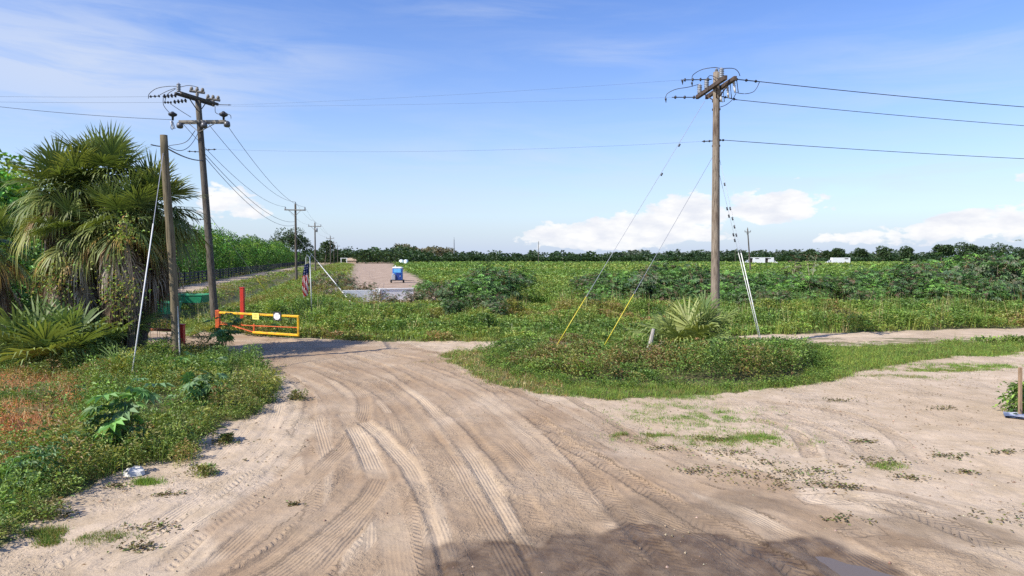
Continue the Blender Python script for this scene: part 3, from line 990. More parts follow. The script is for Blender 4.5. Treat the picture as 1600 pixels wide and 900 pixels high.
g = Geo()
CREEP = [(1132, 708, .35), (1245, 757, .45), (1195, 723, .22), (1380, 722, .35), (1485, 712, .3), (1510, 738, .25), (1240, 745, .5), (1320, 764, .25), (1570, 708, .4), (1330, 816, .2),
         (1290, 735, .3), (1150, 740, .3), (1420, 748, .25), (1350, 690, .2), (1120, 685, .4), (1590, 815, .35), (320, 735, .25), (355, 695, .22), (460, 625, .25), (85, 810, .2),
         (455, 790, .1), (260, 775, .15), (395, 720, .14), (180, 760, .14), (1040, 700, .3), (1090, 735, .25), (1480, 640, .25), (1310, 625, .3), (215, 860, .2), (240, 828, .2)]
for px, py, r in CREEP:
    c = at(px, py)
    r = r * rng.uniform(.6, 1.4)
    n = int(40 + 300 * r)
    o = rng.normal(size=(n, 2)) * r * .5 * np.array([1.5, .8])
    o = o[fbm(o[:, 0] * 5 + px, o[:, 1] * 7 + py, 93, 2) > .42]
    n = len(o)
    p = np.stack([c[0] + o[:, 0], c[1] + o[:, 1], gz(c[0] + o[:, 0], c[1] + o[:, 1]) + rng.random(n) * .05], 1)
    a = nrm(np.stack([rng.normal(size=n), rng.normal(size=n), .35 * rng.random(n)], 1))
    leaves(g, p, a, .045 + .03 * rng.random(n), .5, pal(n, ((.05, .05, .02), (.085, .06, .028), OLIVE, GREEN), (3, 4, 2, 1), .3))
# dark scraps of dead plants strewn over the sand
P = scatter(-9, 16, 7.5, 24, 10, lambda x, y: masks(x, y)[0] & ~masks(x, y)[1] & (fbm(x * .7, y * .7, 95, 3) > .5))
n = len(P)
a = nrm(np.stack([rng.normal(size=n), rng.normal(size=n), .2 * rng.random(n)], 1))
leaves(g, P + [0, 0, .01], a, .03 + .05 * rng.random(n), .3, pal(n, ((.07, .05, .03), (.12, .085, .05), (.2, .14, .08)), None, .3))
stuff(g, 'creeping_weeds', 'small dark creeping weeds and dry scraps dotted over the sand', M['leaf'])

# pebbles and crumbs of sand
g = Geo()
P = scatter(-9, 13, 7, 22, 22, lambda x, y: masks(x, y)[0] & (fbm(x * .9, y * .9, 97, 3) > .46) & ~inside(x, y, pc + (PUDDLE - pc) * 1.3))
n = len(P)
s = (.006 + .020 * rng.random(n) ** 5)[:, None]
P[:, 2] += samp(HR, P[:, 0], P[:, 1]) * 1.15
dv = np.array([(1, 0, 0), (0, 1, 0), (-1, 0, 0), (0, -1, 0), (0, 0, .8), (0, 0, -.6)], float)
V = (P[:, None, :] + dv[None] * s[:, None] * (.7 + .6 * rng.random((n, 6, 1)))).reshape(-1, 3)
i = np.arange(n)[:, None] * 6
T = np.concatenate([i + np.array(t) for t in ((0, 1, 4), (1, 2, 4), (2, 3, 4), (3, 0, 4), (1, 0, 5), (2, 1, 5), (3, 2, 5), (0, 3, 5))], 0)
g.add(V, None, T, np.repeat(pal(n, ((.20, .15, .105), (.23, .175, .125), (.13, .09, .06)), None, .2), 6, 0))
stuff(g, 'sand_crumbs', 'loose crumbs and small stones on the sand', M['dead'])

# verge beyond the farm track ----------------------------------------------------
g = Geo()


pc0 = ISLAND.mean(0)


def VERGE(x, y):
    L, T = LT(x, y)
    s, r, t, st, fr_ = masks(x, y)
    return ~(s | st | fr_) & (L > -7.5) & (y > 29.0) & ~((x > -3) & (y < 31) & inside(x, y, pc0 + (ISLAND - pc0) * 1.12))


P = scatter(-16, 62, 29.0, 48, 5.0, VERGE)
keep = np.ones(len(P), bool)
for (a, b, rx, ry) in ((845, 480, 1.5, 1.1), (1018, 470, 1.7, 1.1), (1300, 478, 1.8, .8)):
    q = at(a, b)
    keep &= (((P[:, 0] - q[0]) / rx) ** 2 + ((P[:, 1] - q[1]) / ry) ** 2) > 1
P = P[keep]
nn_ = fbm(P[:, 0] * .22, P[:, 1] * .3, 101, 3)
edge = sst(30, 34.5, P[:, 1])
h = (.25 + .60 * edge) * (.35 + .75 * sst(.3, .7, fbm(P[:, 0] * .6, P[:, 1] * .6, 102, 3))) * np.where(P[:, 1] > 41, .75, 1) * np.where((LT(P[:, 0], P[:, 1])[0] < 9) & (P[:, 1] > 39), .55, 1)
for lo, hi, cols, w in ((-1, .38, (OLIVE, BROWN, YEL), (3, 2, 4)), (.38, .5, (YEL, LIME, GREEN), (3, 3, 2)), (.5, .6, (GREEN, YEL, LIME), (4, 1, 3)), (.6, 2, (DARK, GREEN, LIME), (2, 4, 2))):
    k = (nn_ > lo) & (nn_ <= hi)
    clumps(g, P[k], h[k], .5, 56, .12 + .05 * rng.random(k.sum()), cols, w)
P3 = scatter(-6, 66, 46, 62, 1.7, lambda x, y: VERGE(x, y) & (LT(x, y)[0] > 11))
clumps(g, P3, .5 + .9 * rng.random(len(P3)) ** 1.5, .7, 60, .20, (LIME, GREEN, YEL, DARK), (3, 4, 2, 1))
grass(g, P[::2], h[::2] * 1.7, (YEL, LIME, GREEN, STRAW), (3, 3, 2, 1), .02, 9, .45)
k = rng.random(len(P)) < .10
grass(g, P[k], h[k] * 2.3, (STRAW, BROWN, OLIVE), None, .016, 7, .3, .35)
P2 = scatter(-16, 50, 29.0, 35, 9, VERGE)
grass(g, P2, .3 + .3 * rng.random(len(P2)), (GREEN, YEL, LIME), None, .02, 6, .25)
stuff(g, 'verge_weeds', 'waist high mixed green and brown weeds on the verge beyond the farm track', M['leaf'])

# weeds of the ditch banks and the pole berm
g = Geo()


def BANKS(x, y):
    L, T = LT(x, y)
    s, r, t, st, fr_ = masks(x, y)
    return ~(s | st | fr_) & (L > -26) & (L < 1.5) & ~((L > -12) & (L < -8.8) & (T > 47)) & ~((L > -7.5) & (y < 47)) & (y > 34.5)


for y0, y1, dens, ls, rr_, nl in ((34.5, 60, 3.2, .13, .5, 44), (60, 110, 1.1, .22, .8, 34), (110, 330, .22, .4, 1.5, 26)):
    P = scatter(-70 if y1 < 120 else -110, 0, y0, y1, dens, BANKS)
    L, T = LT(P[:, 0], P[:, 1])
    nn_ = fbm(P[:, 0] * .2, P[:, 1] * .15, 111, 3)
    h = (.25 + .35 * rng.random(len(P))) * np.where(L < -12.5, .6, 1)
    for lo, hi, cols, w in ((-1, .45, (YEL, LIME, GREEN), (3, 3, 2)), (.45, .56, (YEL, LIME, GREEN, OLIVE), (3, 3, 3, 1)), (.56, 2, (BROWN, OLIVE, YEL, GREEN), (1, 3, 3, 2))):
        k = (nn_ > lo) & (nn_ <= hi)
        clumps(g, P[k], h[k], rr_, nl, ls, cols, w, wid=.4)
    Pg = P[::2] + np.array([.3, .2, 0])
    grass(g, Pg, .3 + .35 * rng.random(len(Pg)), (YEL, LIME, STRAW, GREEN), (4, 3, 1, 2), .025 if y1 < 61 else .06, 7, .5)
stuff(g, 'berm_weeds', 'yellow green weeds on the berm and banks beside the ditch', M['leaf'])

# the crop field -------------------------------------------------------------------
g = Geo()


def in_field(x, y):
    wx_, wy_ = wob(x, y, .8, .5, 8)
    L, T = LT(x, y)
    right_of = np.interp(T, [45, 66, 141, 330, 395, 700], [9.4, 10.0, 12.8, 21, 25, 40])
    return (y > 56) & (L > right_of)


n = 34000
a_ = rng.uniform(-.30, 1.15, n)           # density thins with distance, as its detail shrinks
d_ = 1 / rng.uniform(1 / 470, 1 / 57, n)
x, y = a_ * d_, d_
L, T = LT(x, y)
snap = y < 150
L = np.where(snap, np.round(L / 1.7) * 1.7 + rng.normal(size=n) * .22, L)
x, y = XY(L, T)
k = in_field(x, y)
x, y = x[k], y[k]
P = np.stack([x, y, gz(x, y)], 1)
s = np.clip(y / 60, 1, 4.5)
nn_ = fbm(x * .03, y * .03, 121, 3)
band = np.exp(-((y - 190) / 55) ** 2)
for lo, hi, cols in ((-9, .46, (GREEN, LIME, GREEN)), (.46, .60, (LIME, GREEN, GREEN)), (.60, 9, (YEL, LIME, GREEN))):
    v_ = nn_ + band * .10 + (rng.random(len(x)) - .5) * .08
    k = (v_ > lo) & (v_ <= hi)
    clumps(g, P[k], (.42 + .3 * rng.random(k.sum())) * np.minimum(1.15, np.sqrt(s[k])), .36 * s[k], 12, .20 * s[k], cols, None, wid=.55)
stuff(g, 'field_crop', 'low green crop rows filling the flat field to the far trees', M['leaf'])


# ------------------------------------------------------------------ palms
def frond(g, o, d, pet, R, nb, droop, c0, c1, spread=1.95, w=.045, up=None, fold=.25, petw=.02):
    d = np.array(d, float)
    d /= np.linalg.norm(d)
    ref = np.array([0, 0, 1.]) if up is None else np.array(up, float)
    s = np.cross(d, ref)
    if np.linalg.norm(s) < .15:
        s = np.cross(d, np.array([rng.normal(), rng.normal(), 0]))
    s = s / np.linalg.norm(s)
    a = (rng.random() - .5) * .9
    k = np.cross(s, d)
    s = s * math.cos(a) + k * math.sin(a)
    k = np.cross(s, d)
    dn = np.array([0, 0, -1.])
    tt = np.linspace(0, 1, 5)[:, None]
    Pp = o + d * pet * tt + dn * (tt ** 2) * pet * .18 * (1 + droop)
    g.tube(Pp, np.linspace(petw, petw * .55, 5), 4, np.array(c0) * 1.1, False)
    hub = Pp[-1]
    d2 = nrm(d + dn * .25 * (1 + droop))
    ph = np.linspace(-spread, spread, nb) + rng.normal(size=nb) * .035
    dr = np.cos(ph)[:, None] * d2 + np.sin(ph)[:, None] * s + k * (np.abs(np.sin(ph)) * fold)[:, None]
    dr = nrm(dr)
    Lb = R * (.72 + .28 * np.cos(ph)) * (.9 + .2 * rng.random(nb))
    st = hub + d2 * (.22 * R * np.maximum(0, np.cos(ph)))[:, None]
    sd = nrm(np.cross(dr, k) + rng.normal(size=(nb, 3)) * .12)
    dro = droop * (.6 + .8 * rng.random(nb))
    V = []
    for t, ww in ((0, .35), (.36, 1.), (.7, .75)):
        p = st + dr * (Lb * t)[:, None] + dn * (Lb * dro * t ** 2.2)[:, None]
        V += [p - sd * w * ww * .5, p + sd * w * ww * .5]
    V.append(st + dr * (Lb * (1 - .25 * np.minimum(dro, 1)))[:, None] + dn * (Lb * dro * 1.05)[:, None])
    V = np.stack(V, 1)
    m = nb
    i = np.arange(m)[:, None] * 7
    Q = np.concatenate([i + np.array([0, 1, 3, 2]), i + np.array([2, 3, 5, 4])], 0)
    T = i + np.array([4, 5, 6])
    c0, c1 = np.array(c0), np.array(c1)
    tb = np.array([0, 0, .3, .3, .7, .7, 1.])[None, :, None]
    cc = (c0 * (1 - tb) + c1 * tb) * (.75 + .5 * rng.random((m, 1, 1)))
    g.add(V.reshape(-1, 3), Q, T, cc.reshape(-1, 3))


PG, PG2, PY, PO = (.105, .16, .045), (.185, .23, .065), (.38, .35, .09), (.42, .24, .075)
DB, DG, DD = (.26, .185, .12), (.42, .35, .265), (.13, .095, .065)


def sabal(base, top, label, nlive, nold, nskirt, skirt_len, R=1.0, pet=1.0, lean=None):
    root = thing('cabbage_palm', label, 'palm tree', base, 'cabbage palms at the left of the sand road')
    base, top = np.array(base), np.array(top)
    H = top[2] - base[2]
    tt = np.linspace(0, 1, 9)
    axis = base + (top - base) * tt[:, None] + np.array([.2, .1, 0]) * np.sin(tt * 3.1)[:, None]
    g = Geo()
    g.tube(axis, .24 + .05 * np.sin(tt * 40) - .05 * tt, 12)
    for i in range(70):                     # leaf boots
        t = rng.uniform(.1, 1)
        p = base + (top - base) * t
        th = rng.random() * 6.28
        o = np.array([math.cos(th), math.sin(th), 0])
        g.bar(p + o * .2, p + o * .36 + [0, 0, .28], .09, .035, bev=0)
    g.build('trunk', M['palm_trunk'], root)
    g = Geo()
    for i in range(nlive):
        f = (i + .5) / nlive
        el = R_(84 - 118 * f ** .85) + rng.normal() * .16
        th = i * 2.399 + rng.normal() * .25
        d = (math.cos(th) * math.cos(el), math.sin(th) * math.cos(el), math.sin(el))
        yl = max(0, f - .55) * 1.3 * rng.random()
        c0 = np.array(PG) * (1 - yl) + np.array(PY) * yl
        c1 = np.array(PG2) * (1 - yl) + np.array(PY) * yl * 1.1
        if rng.random() < .25:
            c1 = c1 * .6 + np.array(PY) * .5
        o = top + np.array([math.cos(th), math.sin(th), 0]) * .12 + [0, 0, .3 * (1 - f)]
        frond(g, o, d, pet * rng.uniform(.5, 1.2), R * rng.uniform(.85, 1.2) * (1.12 - .2 * f), 30, .03 + .8 * f ** 1.5 + .08 * rng.random(), c0, c1, w=.058 * R, spread=1.8)
    g.build('green_fronds', M['palm'], root)
    g = Geo()
    for i in range(nold):
        el = R_(rng.uniform(-50, 5))
        th = rng.random() * 6.283
        d = (math.cos(th) * math.cos(el), math.sin(th) * math.cos(el), math.sin(el))
        o = top + np.array([math.cos(th), math.sin(th), 0]) * .15 - [0, 0, .2 * rng.random()]
        c0, c1 = (PY, PO) if rng.random() < .55 else (PO, DB)
        frond(g, o, d, pet * rng.uniform(.6, .95), R * rng.uniform(.65, .95), 28, .5 + .5 * rng.random(), c0, c1, w=.045 * R)
    g.build('yellowing_fronds', M['palm'], root)
    g = Geo()
    for i in range(nskirt):
        t = rng.random() ** 1.2
        o = top - np.array([0, 0, t * skirt_len + .1])
        th = rng.random() * 6.283
        el = R_(rng.uniform(-86, -35) - 12 * t)
        d = np.array((math.cos(th) * math.cos(el), math.sin(th) * math.cos(el), math.sin(el)))
        o = o + np.array([math.cos(th), math.sin(th), 0]) * .2
        c0, c1 = [(DB, DG), (DG, DG), (DD, DD), (DD, DB), (DB, DG)][int(rng.integers(5)) if t < .45 else int(rng.integers(1, 4)) if rng.random() < .7 else 2]
        frond(g, o, d, pet * rng.uniform(.3, .85) * (1 - .3 * t), R * rng.uniform(.5, .95), 18, .5 + 1.1 * rng.random(), c0, c1, w=.055, spread=1.5)
    g.build('dead_fronds', M['dead'], root)
    return root


def palm_at(px, py, d, label, bx=0, **k):
    top = far(px, py, d)
    b = top + np.array([bx or rng.uniform(-.4, .4), rng.uniform(-.2, .3), 0])
    b[2] = gz(b[0], b[1]) - .05
    return sabal(b, top, label, **k)


palm_at(100, 305, 24.2, 'cabbage palm with orange fronds on the near side, left of the tallest one', nlive=44, nold=9, nskirt=70, skirt_len=2.9, R=1.0, pet=.85)
palm_at(166, 286, 24.8, 'tallest cabbage palm of the clump with spiky fronds against the sky', nlive=50, nold=6, nskirt=76, skirt_len=3.6, R=1.05, pet=.85)
palm_at(238, 330, 25.4, 'cabbage palm of the clump standing behind the bare lichen covered stub pole', nlive=44, nold=8, nskirt=56, skirt_len=2.0, R=1.0, pet=.8, bx=-.75)
palm_at(188, 352, 23.7, 'shorter cabbage palm at the front of the clump with drooping yellow green fronds', nlive=30, nold=8, nskirt=70, skirt_len=2.3, R=.9, pet=.7)
palm_at(120, 372, 23.6, 'lowest cabbage palm at the front left of the clump under the orange fronds', nlive=22, nold=9, nskirt=60, skirt_len=1.9, R=.85, pet=.65)
palm_at(-22, 385, 27.5, 'dark cabbage palm cut by the left edge of the picture', nlive=24, nold=4, nskirt=44, skirt_len=2.4, R=1.05, pet=.9)


def palmetto(px, py, label, n, pet, R, yel=.2, z=0, emin=15, nb=30, w=.04, name='young_palm'):
    p = at(px, py)
    p[2] = gz(p[0], p[1])
    root = thing(name, label, 'palm', p, 'young palms growing from the ground')
    g, g2 = Geo(), Geo()
    for i in range(n):
        el = R_(rng.uniform(emin, 82))
        th = i * 2.399 + rng.normal() * .3
        d = (math.cos(th) * math.cos(el), math.sin(th) * math.cos(el), math.sin(el))
        y = yel * rng.random() * 1.6
        c0 = np.array((.125, .205, .062)) * (1 - y) + np.array(PY) * y
        c1 = np.array((.20, .285, .085)) * (1 - y) + np.array(PY) * y * 1.2
        frond(g, p + [0, 0, .05], d, pet * rng.uniform(.6, 1.1), R * rng.uniform(.8, 1.15), nb, .12 + .45 * rng.random(), c0, c1, w=w)
    g.build('green_fronds', M['palm'], root)
    for i in range(max(2, n // 4)):
        th = rng.random() * 6.28
        d = (math.cos(th), math.sin(th), .1)
        frond(g2, p + [0, 0, .25], d, pet * .5, R * .7, nb // 2, 1.0, PO, DG, w=w)
    g2.build('dry_fronds', M['dead'], root)
    return root


palmetto(40, 590, 'broad young palm with pale arching fronds nearest the left edge', 20, 1.2, 1.3, nb=26, w=.078, emin=30)
palmetto(104, 584, 'broad young palm with bright fronds at the foot of the shaggy palms', 22, 1.5, 1.35, nb=26, w=.078, emin=32)
palmetto(158, 572, 'young palm with one large upright fan close under the dead fronds', 14, 1.6, 1.3, nb=26, w=.078, emin=40)
palmetto(190, 604, 'small young palm with upright yellow green blades behind the white guy sleeve', 7, .35, .8, .45, emin=40, nb=22, w=.03)
palmetto(182, 636, 'tiny young palm with a few narrow blades in front of the guy anchor', 6, .2, .7, .4, emin=20, nb=16, w=.03)
palmetto(1064, 556, 'young palm with a wide fan beside the foot of the tall wood pole', 20, 1.35, 1.2, .3, emin=34, nb=26, w=.07)
palmetto(1098, 553, 'upright narrow young palm touching the tall wood pole', 9, 1.5, 1.15, .45, emin=55, w=.05)
palmetto(298, 528, 'little grey green palm growing behind the stub pole near the red post', 7, .35, .6, .2, emin=20, nb=18)

# vines on the palm clump
for px, py, d, r, label in ((92, 440, 22.8, .75, 'yellow green vine climbing the dead fronds left of the clump centre'), (188, 455, 22.5, .8, 'vine with reddish yellow leaves on the clump just left of the white guy'),
                            (196, 362, 22.3, .45, 'small bright vine high on the front of the shaggy palm')):
    c = far(px, py, d)
    root = thing('climbing_vine', label, 'vine', (c[0], c[1], c[2] - r), 'vines on the palm clump')
    g = Geo()
    n = int(550 * r)
    o = rng.normal(size=(n, 3)) * np.array([r * .45, .22, r * .62])
    a = nrm(rng.normal(size=(n, 3)) + [0, -1, -.2])
    leaves(g, c + o, a, .07 + .06 * rng.random(n), .75, pal(n, (YEL, LIME, GREEN, (.2, .12, .04)), (5, 3, 2, 1), .3))
    g.build('foliage', M['leaf'], root)
    g = Geo()
    for i in range(5):
        x = rng.uniform(-r * .5, r * .5)
        b = np.array([c[0] + x, c[1] + .1, gz(c[0], c[1])])
        g.tube(catmull([b, b + [.1, .05, (c[2] - b[2]) * .5], c + [x * .6, 0, 0], c + [x, 0, r * .8]], .2), .012, 5)
    g.build('stem', M['trunk'], root)


# ------------------------------------------------------------------ castor beans
def star(g, c, k, fwd, s, col, lobes=8, wid=.30):
    n = len(c)
    k = nrm(k)
    e1 = nrm(fwd - k * np.sum(fwd * k, 1, keepdims=True))
    e2 = np.cross(k, e1)
    s = np.broadcast_to(s, (n,))[:, None]
    V = []
    for j in range(lobes):
        an = (j - (lobes - 1) / 2) * (5.0 / lobes)
        ln = (.68 + .32 * math.cos(an * .8))
        a = math.cos(an) * e1 + math.sin(an) * e2
        b = np.cross(k, a)
        mid = c + a * s * ln * .55 + k * s * .05
        tip = c + a * s * ln - np.array([0, 0, 1.]) * s * .18
        V += [c, mid + b * s * wid * .5, tip, mid - b * s * wid * .5]
    V = np.stack(V, 1).reshape(-1, 3)
    i = np.arange(n * lobes) * 4
    g.add(V, np.stack([i, i + 1, i + 2, i + 3], 1), None, np.repeat(col, 4 * lobes, 0))


def castor(root, h, r, nst, nleaf, ls, cols, w, lobes=8, seed=True, cluster=.35, stem_mat='stem'):
    """geometry in local space round the root's location"""
    b = np.array(root.location)
    gs, gl = Geo(), Geo()
    tips = []
    for i in range(nst):
        th = i * 2.4 + rng.normal() * .3
        rr = r * rng.uniform(.3, 1) if nst > 1 else r * .2
        hh = h * rng.uniform(.55, 1.0) if i else h
        e = b + [math.cos(th) * rr, math.sin(th) * rr, hh * .93]
        m = b + [math.cos(th) * rr * .35, math.sin(th) * rr * .35, hh * .5]
        C = catmull([b + [math.cos(th) * .05, math.sin(th) * .05, -.05], m, e], .15)
        gs.tube(C, np.linspace(.028, .008, len(C)) * max(.6, h / 2), 5, cap=False)
        for q in range(6):
            t = C[int(len(C) * rng.uniform(.3, .999))]
            tips.append(t)
        tips += [e, e]
    tips = np.array(tips)
    k = rng.integers(len(tips), size=nleaf)
    o = rng.normal(size=(nleaf, 3)) * np.array([1, 1, .6]) * cluster
    p = tips[k] + o
    p[:, 2] = np.maximum(p[:, 2], b[2] + .08)
    outw = nrm(p - (b + [0, 0, h * .45])) + rng.normal(size=(nleaf, 3)) * .3
    nr_ = np.array([0, 0, 1.]) + outw * .55 + rng.normal(size=(nleaf, 3)) * .3
    star(gl, p, nr_, outw + rng.normal(size=(nleaf, 3)) * .2, ls * (.6 + .7 * rng.random(nleaf)), pal(nleaf, cols, w, .3), lobes)
    if seed:
        for t in tips[::5]:
            n = 26
            leaves(gl, t + rng.normal(size=(n, 3)) * [.06, .06, .14] + [0, 0, .2], nrm(rng.normal(size=(n, 3))), .09, .7, pal(n, (WINE, (.16, .11, .075), OLIVE), None, .3))
    gs.build('stem', M[stem_mat], root, True)
    gl.build('foliage', M['leaf'], root)


CG, CD, CB = (.062, .118, .034), (.036, .064, .027), (.085, .165, .038)
CP, CGR = (.075, .055, .035), (.10, .115, .07)
TH_L = 'castor bean bush in the dense thicket along the berm beyond the farm track'
TH_G = 'castor bean bushes in the thicket'
protos = []
for i, (cols, w, sd) in enumerate((((CD, CG, CP), (3, 5, 1), True), ((CG, CB, CD), (3, 3, 2), False), ((CD, CP, CGR, CG), (3, 1.5, 1.5, 4), True), ((CB, CG, (.11, .2, .04)), (3, 2, 2), False), ((CD, CG, CGR), (3, 2, 2), True))):
    r0 = thing('castor_bush', TH_L, 'shrub', (0, 0, 0), TH_G)
    castor(r0, 2.4, 1.15, 7, 330, .27, cols, w, 6, sd)
    protos.append(r0)
prof = ([600, 660, 720, 770, 830, 880, 940, 1000, 1060, 1110, 1200, 1290, 1330, 1420, 1500, 1560, 1620, 2000],
        [.9, 1.3, 2.0, 2.5, 2.4, 2.0, 2.0, 2.4, 2.8, 2.4, 2.2, 2.1, 2.4, 2.7, 3.0, 3.3, 3.2, 3.0])
used = [False] * 5


def place(i, x, y, sc_, zf=1.0):
    o = protos[i] if not used[i] else copy_tree(protos[i])
    used[i] = True
    o.location = (x, y, float(gz(x, y)) - .03)
    o.rotation_euler = (0, 0, rng.random() * 6.28)
    o.scale = (sc_, sc_, sc_ * zf)
    return o


cnt = 0
for i in range(330):
    px = rng.uniform(648, 1690)
    if 835 < px < 905 and rng.random() < .6:
        continue
    d0 = np.interp(px, [640, 840, 1000, 1700], [37.5, 38.5, 42.5, 42.5])
    d = rng.uniform(d0, 58)
    x = (px - 800) / F * d
    q0 = at(845, 480)
    if abs(x - q0[0]) < 2.2 and d < 53:
        continue
    hgt = np.interp(px, *prof) * rng.uniform(.7, 1.05) * (.62 if d < d0 + 4 else 1)
    place(int(rng.choice(5, p=[.28, .24, .16, .16, .16])), x, d, max(.35, hgt / 2.45), rng.uniform(.9, 1.15))
    cnt += 1
# debris bushes at the near end of the dirt road
r0 = thing('castor_bush', 'grey purple castor bush among the dirt clods left of the white block wall', 'shrub', (0, 0, 0), 'faded castor bushes by the white wall')
castor(r0, 1.3, .8, 6, 130, .24, (CP, CGR, CD, (.2, .17, .13)), (3, 3, 2, 2), 5, True)
first = True
for px, py, s in ((520, 470, 1.0), (540, 462, 1.1), (500, 458, .9), (560, 474, .95), (575, 466, .9), (530, 450, 1.1), (508, 446, 1.0), (548, 452, 1.0), (590, 482, .8), (640, 482, .75), (655, 476, .7), (515, 485, .8), (612, 487, .7), (672, 480, .8), (488, 470, .8)):
    o = r0 if first else copy_tree(r0)
    first = False
    p = at(px, py)
    o.location = (p[0], p[1], float(gz(p[0], p[1])))
    o.rotation_euler = (0, 0, rng.random() * 6.28)
    o.scale = (s, s, s)
# two tall thin ones standing out of the thicket
for px, py, d, h, label in ((1268, 388, 58, None, 'tall thin castor stem with a dark seed head rising over the far treeline'), (1238, 397, 56, None, 'slender castor plant just left of the tallest stem in the thicket')):
    t = far(px, py, d)
    b = np.array([t[0], t[1], gz(t[0], t[1])])
    r1 = thing('castor_plant', label, 'plant', b)
    castor(r1, t[2] - b[2], .5, 3, 60, .3, (CD, CP, CGR), None, 6, True)
# near ones on the bank
NEAR = [((200, 706), 1.35, .55, 5, 30, .33, 'castor plant with large star shaped leaves beside the white rock'),
        ((318, 640), 1.05, .7, 5, 40, .27, 'dark leaved castor plant at the edge of the bank weeds beside the sand road'),
        ((350, 556), 1.5, .55, 5, 55, .24, 'leggy castor plant silhouetted against the shaded road by the yellow gate'),
        ((270, 600), .7, .5, 3, 16, .3, 'small bright castor plant in the weeds halfway up the bank'),
        ((55, 765), .75, .5, 6, 160, .13, 'dark green feathery weed bush at the lower left'),
        ((432, 525), .9, .35, 2, 14, .24, 'small leafy castor plant growing up through the yellow gate')]
for (q, h, r, ns, nl, ls, label) in NEAR:
    p = at(*q)
    p[2] = gz(p[0], p[1])
    r1 = thing('castor_plant' if 'castor' in label else 'weed_bush', label, 'plant', p)
    castor(r1, h, r, ns, nl, ls, (CG, (.06, .12, .04), (.085, .15, .06), (.11, .19, .05)), (3, 2, 3, 2), 9 if ls > .2 else 5, False, .16 if ls > .2 else .2, 'green_stem')
# tufts on the sand beside the bank
for q, h, label in (((278, 722), .32, 'low weed tuft on the sand just right of the white rock'), ((318, 742), .2, 'flat weed tuft spreading on the sand in front of the bank'), ((462, 628), .22, 'lone grass tuft at the inner edge of the road bend'),
                    ((80, 812), .22, 'little reddish weed tuft at the lower left corner of the sand'), ((350, 692), .16, 'small weed tuft in the shade of the bank plants')):
    p = at(*q)
    p[2] = gz(p[0], p[1])
    g = Geo()
    nq = 9
    pp = p + np.hstack([rng.normal(size=(nq, 2)) * h * .45, np.zeros((nq, 1))])
    clumps(g, pp, h, h * .5, 40, .055, (GREEN, OLIVE, YEL, BROWN), (3, 3, 1, 1))
    grass(g, pp, h * 1.1, (GREEN, OLIVE, YEL), None, .008, 10, h * .4)
    tag(g.build('weed_tuft', M['leaf'], loc=p), label, 'weed', 'weed tufts on the sand')


# ------------------------------------------------------------------ woods
def blob_leaves(g, c, r, n, ls, cols, w=None, flat=1.0):
    u = nrm(rng.normal(size=(n, 3)))
    rad = r * (.55 + .5 * rng.random((n, 1)) ** .6)
    p = c + u * rad * np.array([1, 1, flat])
    a = nrm(u + rng.normal(size=(n, 3)) * .8)
    leaves(g, p, a, ls * (.6 + .8 * rng.random(n)), .6, pal(n, cols, w, .28))


def broadleaf(root, h, r, cols, w, ls=.36, nb=24, nl=95):
    b = np.array(root.location)
    gt, gc = Geo(), Geo()
    top = b + [rng.normal() * .2, rng.normal() * .2, h * .8]
    gt.tube(catmull([b + [0, 0, -.1], b + [.1, 0, h * .35], top], .4), np.linspace(.2, .06, len(catmull([b + [0, 0, -.1], b + [.1, 0, h * .35], top], .4))), 8)
    for i in range(nb):
        t = (i + .5) / nb
        z = h * (.12 + .85 * t)
        rr = r * math.sqrt(max(.05, 1 - ((t - .42) / .62) ** 2)) * rng.uniform(.45, 1)
        th = i * 2.399
        c = b + [math.cos(th) * rr, math.sin(th) * rr, z]
        if i % 3 == 0:
            s0 = b + [0, 0, z * .6]
            gt.tube(np.array([s0, (s0 + c) / 2 + [0, 0, .2], c]), [.07, .045, .02], 5, cap=False)
        br = rng.uniform(.5, 1.0) * r * .44
        base = pal(1, cols, w, .25)[0]
        blob_leaves(gc, c, br, nl, ls, [base, base * 1.25, base * .75, cols[0]], None, .8)
    gt.build('trunk', M['trunk'], root, True)
    gc.build('crown', M['leaf'], root)


BL = 'bright leafy tree in the green wood behind the black board fence'
BG = 'trees of the wood behind the board fence'
WG, WB, WY = (.026, .058, .012), (.044, .09, .016), (.075, .108, .02)
wp = []
for cols, w in (((WG, WB), (2, 3)), ((WB, WY, WG), (3, 2, 2)), ((WG, (.04, .09, .02), WB), (3, 2, 2)), ((WB, WY), (3, 1))):
    r0 = thing('leafy_tree', BL, 'tree', (0, 0, 0), BG)
    broadleaf(r0, 8.0, 3.0, cols, w)
    wp.append(r0)
usedw = [False] * 4
for row, (lat, t0, t1, stp, hh) in enumerate(((-23.6, 44, 330, 4.4, .86), (-28.5, 40, 330, 7.5, 1.0))):
    t = t0
    while t < t1:
        L = lat + rng.normal() * .7
        x, y = XY(L, t)
        i = int(rng.integers(4))
        o = wp[i] if not usedw[i] else copy_tree(wp[i])
        usedw[i] = True
        s = hh * rng.uniform(.72, 1.25) * np.interp(t, [40, 60, 90], [1.4, 1.2, 1.0])
        o.location = (x, y, float(gz(x, y)))
        o.rotation_euler = (0, 0, rng.random() * 6.28)
        o.scale = (s * rng.uniform(.9, 1.25), s * rng.uniform(.9, 1.25), s)
        t += stp * rng.uniform(.75, 1.3) * (1 + t / 260)
for px, d, s in ((-70, 43, 1.25), (-20, 46, 1.28), (28, 50, 1.22), (64, 55, 1.12), (100, 60, 1.05)):
    o = copy_tree(wp[1 if px != 28 else 3])
    x = (px - 800) / F * d
    o.location = (x, d, float(gz(x, d)))
    o.rotation_euler = (0, 0, px * .7)
    o.scale = (s, s, s)
